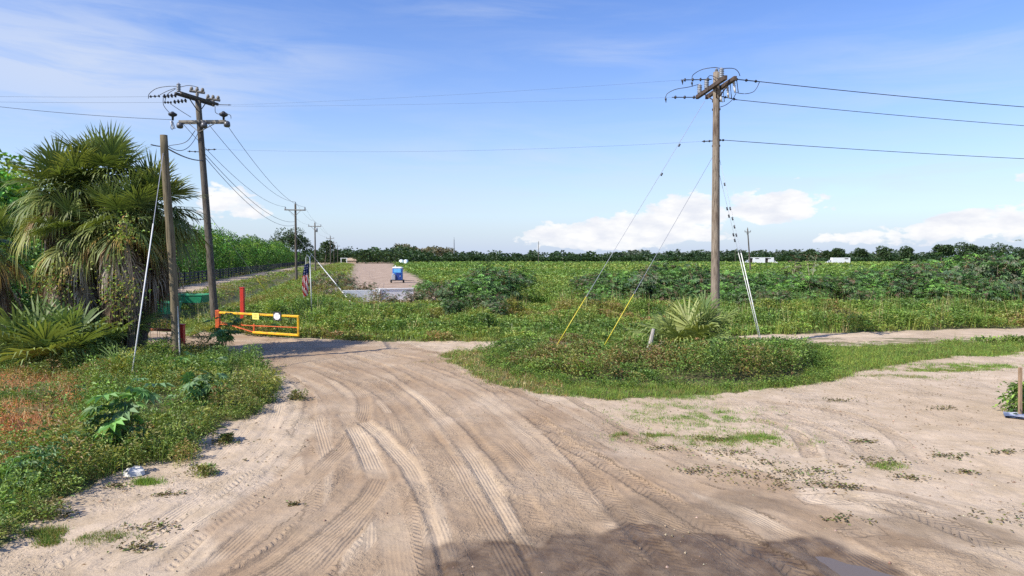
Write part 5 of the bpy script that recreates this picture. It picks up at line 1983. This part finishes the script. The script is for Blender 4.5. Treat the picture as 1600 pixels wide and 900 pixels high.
uq, vq = U.reshape(-1)[Q].mean(1), Vv.reshape(-1)[Q].mean(1)
st = np.floor((uq * 1.1 + (vq - .4) * 1.25) * 6.5).astype(int) % 2
cq = np.where(st[:, None] == 0, np.array([.50, .02, .03]), np.array([.75, .73, .70]))
can = vq < .36
star_ = (np.sin(uq * 40) * np.sin(vq * 95) > .82)
cq = np.where(can[:, None], np.where(star_[:, None], np.array([.7, .7, .7]), np.array([.02, .03, .10])), cq)
g.add(PQ, np.arange(len(PQ)).reshape(-1, 4), None, np.repeat(cq, 4, 0))
fl = g.build('stars_and_stripes_flag', M['dead'], loc=tuple(ft))
tag(fl, 'limp stars and stripes flag hanging from the thin white pole', 'flag')

# white wall at the near end of the dirt road --------------------------------------------------------
wa, wb = far(536, 478, 50.5), far(646, 476, 52.5)
WL = thing('block_wall', 'low whitewashed block wall across the near end of the dirt road', 'wall', (wa[0], wa[1], 0))
wd = (wb - wa)
wd[2] = 0
L = np.linalg.norm(wd)
wd /= L
zt = 1.25
for s0, s1 in ((0, L * .475), (L * .53, L)):
    g = Geo()
    g.bar(A3(wa[0], wa[1], zt / 2 - .15) + wd * s0, A3(wa[0], wa[1], zt / 2 - .15) + wd * s1, .14, zt + .3, bev=.01)
    g.build('panel', M['concrete'], WL)
g = Geo()
c = A3(wa[0], wa[1], 0) + wd * L * .503
g.box(c + A3(0, -.02, zt / 2 - .12), (.24, .30, zt + .3), None, None, .012)
g.build('pier', M['white_paint'], WL)
g = Geo()
g.bar(A3(wa[0], wa[1], zt + .05) + wd * L * .46, A3(wa[0], wa[1], zt + .05) + wd * L, .22, .08, bev=.01)
g.build('coping', M['concrete'], WL)
# clods and trash on the dirt road's near end
g = Geo()
P = scatter(-26, -4, 46, 75, 2.2, lambda x, y: masks(x, y)[3])
n = len(P)
s = (.06 + .22 * rng.random(n) ** 2.5)[:, None]
V = (P[:, None, :] + dv[None] * s[:, None] * (.7 + .6 * rng.random((n, 6, 1)))).reshape(-1, 3)
i = np.arange(n)[:, None] * 6
T = np.concatenate([i + np.array(t) for t in ((0, 1, 4), (1, 2, 4), (2, 3, 4), (3, 0, 4), (1, 0, 5), (2, 1, 5), (3, 2, 5), (0, 3, 5))], 0)
g.add(V, None, T, np.repeat(pal(n, ((.15, .105, .075), (.10, .07, .05), (.2, .145, .105)), None, .2), 6, 0))
stuff(g, 'dirt_clods', 'brown clods scattered over the dirt road', M['dead'])

# portable toilet on its trailer ------------------------------------------------------------------------
tb = at(621, 443.5)
tb[2] = gz(tb[0], tb[1])
PT = thing('portable_toilet', 'blue portable toilet with a white roof on a small trailer', 'portable toilet', tb)
x0, y0, z0 = tb
g = Geo()
g.box((x0 - .02, y0, z0 + .42), (1.75, 1.35, .10), None, None, .02)
g.build('trailer_bed', M['dark_metal'], PT)
for sx_ in (-.86, .86):
    g = Geo()
    g.lathe((x0 + sx_ - .09, y0 - .05, z0 + .27), [(0, .17), (.0, .25), (.03, .27), (.15, .27), (.18, .25), (.18, .17)], 18, (1, 0, 0))
    wo = g.build('wheel', M['rubber'], PT, True)
    g = Geo()
    g.lathe((x0 + sx_ - .10, y0 - .05, z0 + .27), [(0, .03), (.005, .15), (.19, .15), (.2, .03)], 14, (1, 0, 0))
    g.build('hub', M['steel'], wo)
g = Geo()
g.bar((x0 + .8, y0 + .1, z0 + .40), (x0 + 2.3, y0 + .5, z0 + .30), .08, .08)
g.build('tow_bar', M['dark_metal'], PT)
g = Geo()
g.box((x0 + .04, y0 + .1, z0 + 1.42), (1.28, 1.12, 1.9), None, None, .04)
g.build('cabin', M['blue'], PT)
g = Geo()
g.box((x0 + .06, y0 - .475, z0 + 1.98), (1.0, .03, .62), None, None, .01)
g.build('upper_panel', M['light_blue'], PT)
g = Geo()
g.box((x0 + .22, y0 - .49, z0 + 1.06), (.66, .06, 1.14), None, None, .02)
do = g.build('door', M['navy'], PT)
g = Geo()
g.box((x0 + .46, y0 - .53, z0 + 1.1), (.07, .03, .16), None, None, .008)
g.build('handle', M['white_paint'], do)
g = Geo()
g.box((x0 - .42, y0 - .60, z0 + .92), (.52, .34, .86), None, None, .06)
g.lathe((x0 - .42, y0 - .60, z0 + 1.3), [(0, .2), (.15, .2), (.25, .08)], 12)
g.build('wash_station', M['grey_plastic'], PT)
g = Geo()
g.box((x0 + .04, y0 + .1, z0 + 2.42), (1.38, 1.22, .16), None, None, .05)
g.box((x0 + .04, y0 + .1, z0 + 2.53), (1.12, .95, .12), None, None, .05)
g.build('roof', M['white_paint'], PT)
g = Geo()
g.tube(np.array([[x0 - .35, y0 + .5, z0 + 2.5], [x0 - .35, y0 + .5, z0 + 2.85]]), .05, 8)
g.build('vent_pipe', M['white_paint'], PT)

PT.scale = (1, 1, .86)

# tanks, gateway, shed ----------------------------------------------------------------------------------
for px, label in ((627.2, 'left one of two white water tanks in the field'), (634.4, 'right one of two white water tanks in the field')):
    c = far(px, 413, 345)
    root = thing('water_tank', label, 'tank', (c[0], c[1], 0))
    g = Geo()
    g.lathe((c[0], c[1], -.1), [(0, 1.04), (.3, 1.06), (.34, 1.03), (.9, 1.06), (.94, 1.03), (1.5, 1.06), (1.54, 1.03), (2.2, 1.05), (2.4, .95), (2.55, .6)], 22)
    g.build('tank_body', M['tank'], root, True)
    g = Geo()
    g.lathe((c[0], c[1], 2.45), [(0, .32), (.12, .32), (.16, .2)], 14)
    g.build('lid', M['white_paint'], root)
c = far(537.5, 411.5, 360)
root = thing('gateway_frame', 'white framed dark gateway at the far end of the dirt road', 'gateway', (c[0], c[1], 0))
for sx_ in (-1.5, 1.5):
    g = Geo()
    g.bar((c[0] + sx_, c[1], -.1), (c[0] + sx_, c[1], 3.1), .3, .3)
    g.build('upright', M['white_paint'], root)
g = Geo()
g.bar((c[0] - 1.9, c[1], 3.22), (c[0] + 1.9, c[1], 3.22), .3, .25)
g.build('lintel', M['white_paint'], root)
c = far(550.5, 411.5, 400)
root = thing('far_shed', 'low tan roofed shed right of the white gateway', 'shed', (c[0], c[1], 0))
g = Geo()
g.box((c[0], c[1], .8), (5.5, 5, 1.9))
g.build('wall', M['roof_tan'], root)
g = Geo()
P = [(-3.2, -2.9, 1.76), (3.2, -2.9, 1.76), (3.2, 2.9, 1.76), (-3.2, 2.9, 1.76), (-2.6, 0, 3.3), (2.6, 0, 3.3)]
g.add(np.array(P) + [c[0], c[1], 0], [(0, 1, 5, 4), (2, 3, 4, 5), (3, 2, 1, 0)], [(1, 2, 5), (3, 0, 4)])
g.build('roof', M['roof_tan'], root)


# box trucks ------------------------------------------------------------------------------------------------
def truck(pxl, pxr, d, face, label, dark_bay, h=3.25):
    """face -1: cab at the left end, +1: cab at the right end"""
    xl, xr = (pxl - 800) / F * d, (pxr - 800) / F * d
    L = xr - xl
    xc = (xl + xr) / 2
    root = thing('box_truck', label, 'truck', (xc, d, 0), 'white box trucks in the field')
    cabL = min(2.7, L * .3)
    bx0, bx1 = (xl + cabL, xr) if face < 0 else (xl, xr - cabL)
    zf = .75
    g = Geo()
    if dark_bay:
        s0, s1 = dark_bay
        e0, e1 = bx0 + (bx1 - bx0) * s0, bx0 + (bx1 - bx0) * s1
        for q0, q1 in ((bx0, e0), (e1, bx1)):
            if q1 - q0 > .2:
                g.box(((q0 + q1) / 2, d, (zf + h) / 2), (q1 - q0, 2.4, h - zf), None, None, .04)
        g.box(((e0 + e1) / 2, d, h - .14), (e1 - e0 + .1, 2.38, .24))
        g.box(((e0 + e1) / 2, d + 1.1, (zf + h) / 2 - .1), (e1 - e0 + .1, .1, h - zf - .2))
    else:
        g.box(((bx0 + bx1) / 2, d, (zf + h) / 2), (bx1 - bx0, 2.4, h - zf), None, None, .04)
    g.build('cargo_box', M['white_paint'], root)
    if dark_bay:
        g = Geo()
        g.box(((e0 + e1) / 2, d + .2, (zf + h) / 2 - .1), (e1 - e0 - .04, 1.6, h - zf - .3))
        g.build('open_doorway', M['dark'], root)
    g = Geo()
    vx = bx0 + (bx1 - bx0) * (.78 if face < 0 and not dark_bay else .45)
    g.box((vx, d - 1.215, h - .55), (1.9, .05, .42), None, None, .01)
    g.build('side_vent', M['dark'], root)
    # cab: profile extruded across
    cx0 = xl if face < 0 else xr
    prof_ = [(0, .45), (0, 1.15), (.12, 1.25), (.95, 1.45), (1.45, 2.25), (cabL - .05, 2.3), (cabL - .05, .45)]
    g = Geo()
    P = np.array([(cx0 - face * a, z) for a, z in prof_])
    n = len(P)
    V = np.vstack([np.column_stack([P[:, 0], np.full(n, d - 1.05), P[:, 1]]), np.column_stack([P[:, 0], np.full(n, d + 1.05), P[:, 1]])])
    cen = V.mean(0)
    V = np.vstack([V, [[cen[0], d - 1.05, 1.1]], [[cen[0], d + 1.05, 1.1]]])
    Q = [(i, (i + 1) % n, n + (i + 1) % n, n + i) for i in range(n)]
    T = [(i, (i + 1) % n, 2 * n) for i in range(n)] + [(n + (i + 1) % n, n + i, 2 * n + 1) for i in range(n)]
    g.add(V, Q, T)
    cb = g.build('cab', M['white_paint'], root)
    g = Geo()
    g.add([(cx0 - face * 1.25, d - 1.06, 1.55), (cx0 - face * 2.1, d - 1.06, 1.55), (cx0 - face * 2.1, d - 1.06, 2.12), (cx0 - face * 1.5, d - 1.06, 2.12)], [(0, 1, 2, 3)])
    g.build('side_window', M['glass'], cb)
    g = Geo()
    a0, a1_ = (cx0 - face * .98, 1.49), (cx0 - face * 1.40, 2.17)
    off = A3(face * .02, 0, .012)
    g.add(np.array([(a0[0], d - .9, a0[1]), (a0[0], d + .9, a0[1]), (a1_[0], d + .9, a1_[1]), (a1_[0], d - .9, a1_[1])]) + off, [(0, 1, 2, 3)])
    g.build('windshield', M['glass'], cb)
    for wx_ in (cx0 - face * .75, (bx1 if face < 0 else bx0) + face * 1.6):
        for yy in (d - 1.1, d + .85):
            g = Geo()
            g.lathe((wx_, yy, .42), [(0, .25), (0, .4), (.05, .42), (.2, .42), (.25, .4), (.25, .25)], 16, (0, 1, 0))
            wo = g.build('wheel', M['rubber'], root, True)
            g = Geo()
            g.lathe((wx_, yy - .01, .42), [(0, .04), (.01, .23), (.24, .23), (.26, .04)], 12, (0, 1, 0))
            g.build('rim', M['steel'], wo)
    g = Geo()
    g.box((xc, d, .62), (L - 1.2, 1.2, .2))
    g.build('chassis', M['dark_metal'], root)


truck(1162.5, 1194.0, 345, -1, 'white box truck facing left, with a dark open doorway behind its cab', (.0, .17), 3.6)
truck(1193.6, 1213.5, 349, 1, 'white box truck facing right, backed against the left facing one', (0, .38), 3.6)
truck(1290.5, 1326.5, 352, -1, 'white box truck parked alone to the right with a dark vent', None, 3.5)

# board fence ----------------------------------------------------------------------------------------------
BF = thing('board_fence', 'long black board fence running into the distance beside the wood', 'fence', (*XY(-19.4, 74), 0))
for k in range(4):
    g = Geo()
    t = 74.
    while t < 330:
        t2 = min(t + 4.8, 330)
        a, b = XY(-19.4, t), XY(-19.4, t2)
        g.bar((a[0], a[1], gz(*a) + .32 + .36 * k), (b[0], b[1], gz(*b) + .32 + .36 * k), .045, .15, bev=0)
        t = t2
    g.build('rail', M['fence_black'], BF)
for k in range(98):
    a = XY(-19.32, 74 + k * 2.6)
    g = Geo()
    g.bar((a[0], a[1], float(gz(*a)) - .1), (a[0], a[1], float(gz(*a)) + 1.58), .15, .15, bev=0)
    g.build('post', M['fence_black'], BF)
a0 = np.array(XY(-19.4, 73.4))
BF2 = thing('board_fence', 'short black board fence turning left behind the green bins', 'fence', (a0[0], a0[1], 0))
g = Geo()
for k in range(4):
    g.bar((a0[0], a0[1], gz(*a0) + .3 + .33 * k), (a0[0] - 14, a0[1] + 1.0, gz(*a0) + .3 + .33 * k), .045, .14, bev=0)
g.build('rail', M['fence_black'], BF2)
for k in range(6):
    x, y = a0[0] - 2.8 * k, a0[1] + .2 * k
    g = Geo()
    w = .34 if k == 0 else .15
    g.bar((x, y - .1, float(gz(x, y)) - .1), (x, y - .1, float(gz(x, y)) + (1.75 if k == 0 else 1.45)), w, w, bev=0)
    g.build('post', M['fence_black'], BF2)

# stake on the island, staked plant at the right edge, white rock -----------------------------------------------
p = feet(1010, 560)
q = far(1021, 514, p[1] - .1)
root = thing('wood_stake', 'grey split wood stake leaning in the weeds left of the young palm', 'stake', p)
g = Geo()
g.tube(np.array([p, p + (q - p) * .5 + [.02, 0, 0], q]), [.10, .085, .06], 7)
g.tube(np.array([p + [.05, 0, .1], p + (q - p) * .4 + [.14, 0, 0]]), [.06, .03], 5)
g.build('stake_wood', M['grey_stake'], root)
p = feet(1594, 651)
t = far(1594, 574, p[1])
root = thing('garden_stake', 'brown square stake standing in the potted plant at the right edge', 'stake', p)
g = Geo()
g.bar(p, t, .075, .05, bev=.006, up=(0, 1, 0))
g.build('stake_wood', M['stake'], root)
p2 = feet(1597, 646)
root = thing('tomato_plant', 'bushy tomato plant with a yellow fruit tied round the garden stake', 'plant', p2)
gs, gl_ = Geo(), Geo()
for i in range(7):
    th = i * 2.4
    e = p2 + [math.cos(th) * .25, math.sin(th) * .22, .55 + .2 * rng.random()]
    gs.tube(catmull([p2, p2 + [math.cos(th) * .1, math.sin(th) * .1, .35], e], .1), .009, 5, cap=False)
n = 900
o = rng.normal(size=(n, 3)) * [.19, .17, .0]
o[:, 2] = .04 + .72 * rng.random(n) ** .9
o[:, :2] *= (1.15 - .5 * (o[:, 2:] / .76))
leaves(gl_, p2 + o, nrm(rng.normal(size=(n, 3)) + o * [3, 3, 0] + [0, 0, .1]), .085 + .05 * rng.random(n), .5, pal(n, (GREEN, DARK, LIME), (3, 2, 2), .25))
gs.build('stem', M['green_stem'], root)
gl_.build('foliage', M['leaf'], root)
g = Geo()
g.lathe(p2 + A3(-.09, -.24, .30), [(0, .01), (.012, .03), (.035, .038), (.06, .03), (.07, .01)], 10)
g.build('fruit', M['yellow'], root, True)
# film sheet under the plant
q0, q1, q2, q3 = at(1566, 647), at(1640, 653), at(1648, 664), at(1570, 654)
nu, nv = 24, 10
U, Vv = np.meshgrid(np.linspace(0, 1, nu), np.linspace(0, 1, nv), indexing='ij')
P = (q0[None, None] * ((1 - U) * (1 - Vv))[..., None] + q1 * (U * (1 - Vv))[..., None] + q2 * (U * Vv)[..., None] + q3 * ((1 - U) * Vv)[..., None])
P[..., 2] = gz(P[..., 0], P[..., 1]) +   .02 + .08 * fbm(P[..., 0] * 4, P[..., 1] * 5, 150, 3)
g = Geo()
i, j = np.meshgrid(np.arange(nu - 1), np.arange(nv - 1), indexing='ij')
Q = np.stack([i * nv + j, (i + 1) * nv + j, (i + 1) * nv + j + 1, i * nv + j + 1], -1).reshape(-1, 4)
P0 = P.reshape(-1, 3)
lowr = P0.copy()
lowr[:, 2] -= .03
g.add(np.vstack([P0, lowr]), np.vstack([Q, Q[:, ::-1] + nu * nv]))
tag(g.build('plastic_sheet', M['tarp'], loc=tuple(q0)), 'crumpled blue and white plastic sheet under the staked plant', 'plastic sheet')
p = feet(209, 741)
g = Geo()
u = nrm(rng.normal(size=(60, 3)))
th, ph = np.meshgrid(np.linspace(0, 2 * math.pi, 13)[:-1], np.linspace(.05, math.pi - .05, 7), indexing='ij')
rr = 1 + (fbm(np.cos(th) * 1.5 + 5, ph * 1.2 + np.sin(th), 160, 3) - .5) * .9
P = np.stack([np.cos(th) * np.sin(ph) * .19 * rr, np.sin(th) * np.sin(ph) * .15 * rr, np.cos(ph) * .12 * rr + .07], -1).reshape(-1, 3) + p
i, j = np.meshgrid(np.arange(12), np.arange(6), indexing='ij')
g.add(P, np.stack([i * 7 + j, i * 7 + j + 1, ((i + 1) % 12) * 7 + j + 1, ((i + 1) % 12) * 7 + j], -1).reshape(-1, 4))
tag(g.build('white_rock', M['rock'], loc=tuple(p)), 'white limestone rock at the foot of the castor plant with star leaves', 'rock')

# ------------------------------------------------------------------ sun, sky, camera
SUN_EL, sdx, sdy = R_(43), -.84, -.54
hyp = math.hypot(sdx, sdy)
ld = Vector((-sdx / hyp * math.cos(SUN_EL), -sdy / hyp * math.cos(SUN_EL), -math.sin(SUN_EL)))
sl = bpy.data.lights.new('sun', 'SUN')
sl.energy = 4.4
sl.angle = R_(.53)
sl.color = (1, .955, .88)
so = bpy.data.objects.new('sun', sl)
so.rotation_euler = ld.to_track_quat('-Z', 'Y').to_euler()
so.location = (-20, -20, 40)
COL.objects.link(so)

w = bpy.data.worlds.new('World')
sc.world = w
w.use_nodes = True
nt = w.node_tree
nt.nodes.clear()
sky = nd(nt, 'ShaderNodeTexSky', sky_type='NISHITA', sun_disc=False)
sky.sun_elevation = SUN_EL
sky.sun_rotation = math.atan2(sdx, sdy)
sky.air_density = 1.0
sky.dust_density = .6
sky.ozone_density = 2.2
hs = nd(nt, 'ShaderNodeHueSaturation', i_Hue=.517, i_Saturation=1.28, i_Value=1.06)
nt.links.new(sky.outputs[0], hs.inputs['Color'])
gen = nd(nt, 'ShaderNodeTexCoord').outputs['Generated']
sep = nd(nt, 'ShaderNodeSeparateXYZ', i_0=gen)
az = mth(nt, 'ARCTAN2', sep.outputs[0], sep.outputs[1])
el = mth(nt, 'ARCSINE', sep.outputs[2])


def dirs(px, py):
    r = ray(px, py)
    return math.atan2(r[0], r[1]), math.asin(r[2] / np.linalg.norm(r))


def vec(a, b, c=0.):
    n = nd(nt, 'ShaderNodeCombineXYZ')
    for i, v in enumerate((a, b, c)):
        if isinstance(v, bpy.types.NodeSocket):
            nt.links.new(v, n.inputs[i])
        else:
            n.inputs[i].default_value = v
    return n.outputs[0]


def gauss(px, py, rx, ry, amp, power=2):
    a, e = dirs(px, py)
    dx = mth(nt, 'DIVIDE', mth(nt, 'SUBTRACT', az, a), rx / F)
    dy = mth(nt, 'DIVIDE', mth(nt, 'SUBTRACT', el, e), ry / F)
    q = mth(nt, 'ADD', mth(nt, 'POWER', mth(nt, 'ABSOLUTE', dx), power), mth(nt, 'POWER', mth(nt, 'ABSOLUTE', dy), power))
    return mth(nt, 'MULTIPLY', mth(nt, 'EXPONENT', mth(nt, 'MULTIPLY', q, -1)), amp)


def total(L):
    t = L[0]
    for x in L[1:]:
        t = mth(nt, 'ADD', t, x)
    return t


cum = total([gauss(*b) for b in ((1230, 318, 75, 28, 1.0), (1195, 332, 45, 22, .8), (1075, 320, 42, 28, .95), (1030, 345, 75, 26, 1.0), (930, 360, 90, 22, .9), (850, 370, 50, 15, .95), (1060, 368, 90, 14, .75),
                                  (1320, 372, 45, 16, .75), (1420, 370, 42, 18, .85), (1480, 345, 36, 16, .8), (1560, 354, 60, 22, .9), (345, 305, 45, 26, .8), (380, 330, 60, 26, .6), (940, 385, 90, 12, .6), (1590, 278, 20, 10, .6),
                                  (-150, 330, 90, 40, .9), (1800, 320, 120, 40, .9), (2000, 350, 160, 40, .9))])
nv_ = vec(mth(nt, 'MULTIPLY', az, 13), mth(nt, 'MULTIPLY', el, 26))
nz = noise(nt, nv_, 2.3, 9, .56, .15)
dens = mth(nt, 'ADD', cum, mth(nt, 'MULTIPLY', mth(nt, 'SUBTRACT', nz, .5), 2.0))
cl = ramp(nt, dens, [(.60, 0.), (.72, .75), (.95, 1.)])
shade = noise(nt, vec(mth(nt, 'MULTIPLY', az, 14), mth(nt, 'MULTIPLY', el, 34)), 1.5, 6, .55)
ccol = mixc(nt, ramp(nt, shade, [(.35, 0.), (.62, 1.)]), (4.2, 4.35, 4.75), (5.2, 5.2, 5.2))
# thin high streaks
cir_n = noise(nt, vec(mth(nt, 'ADD', mth(nt, 'MULTIPLY', az, 2.2), mth(nt, 'MULTIPLY', el, 2.5)), mth(nt, 'MULTIPLY', el, 15)), 2.0, 7, .6, .6)
cir_m = total([gauss(*b) for b in ((120, 120, 260, 75, .95), (60, 40, 220, 90, .45), (470, 92, 120, 28, .35), (760, 14, 130, 18, .5), (950, 85, 120, 28, .4), (1480, 100, 240, 50, .45), (760, 255, 220, 45, .45), (1450, 268, 260, 26, .65), (620, 315, 260, 22, .4), (1100, 240, 300, 60, .25))])
cir = mth(nt, 'MULTIPLY', ramp(nt, mth(nt, 'ADD', cir_n, mth(nt, 'MULTIPLY', cir_m, .22)), [(.44, 0.), (.74, .9)]), mth(nt, 'ADD', mth(nt, 'MULTIPLY', cir_m, .58), .10), clamp=True)
# pale milky band low in the sky
hz = mth(nt, 'MULTIPLY', mth(nt, 'EXPONENT', mth(nt, 'MULTIPLY', mth(nt, 'ABSOLUTE', el), -7.0)), .93)
base = mixc(nt, hz, hs.outputs[0], (2.75, 3.3, 4.5))
base = mixc(nt, cir, base, (3.5, 3.9, 4.7))
base = mixc(nt, cl, base, ccol)
bg = nd(nt, 'ShaderNodeBackground', i_Strength=.14)
nt.links.new(base, bg.inputs['Color'])
wo = nt.nodes.new('ShaderNodeOutputWorld')
nt.links.new(bg.outputs[0], wo.inputs[0])

cam = bpy.data.cameras.new('camera')
co = bpy.data.objects.new('camera', cam)
COL.objects.link(co)
co.location = (0, 0, CAMZ)
co.rotation_euler = (math.pi / 2 - PITCH, 0, 0)
cam.sensor_width = 36
cam.lens = 36 * F / 1600
cam.clip_end = 12000
sc.camera = co
sc.view_settings.view_transform = 'Standard'
sc.view_settings.look = 'None'
sc.view_settings.exposure = .5
sc.view_settings.gamma = 1
sc.cycles.use_denoising = False
sc.cycles.max_bounces = 6
sc.cycles.diffuse_bounces = 3
sc.cycles.transmission_bounces = 4
sc.cycles.sample_clamp_indirect = 4
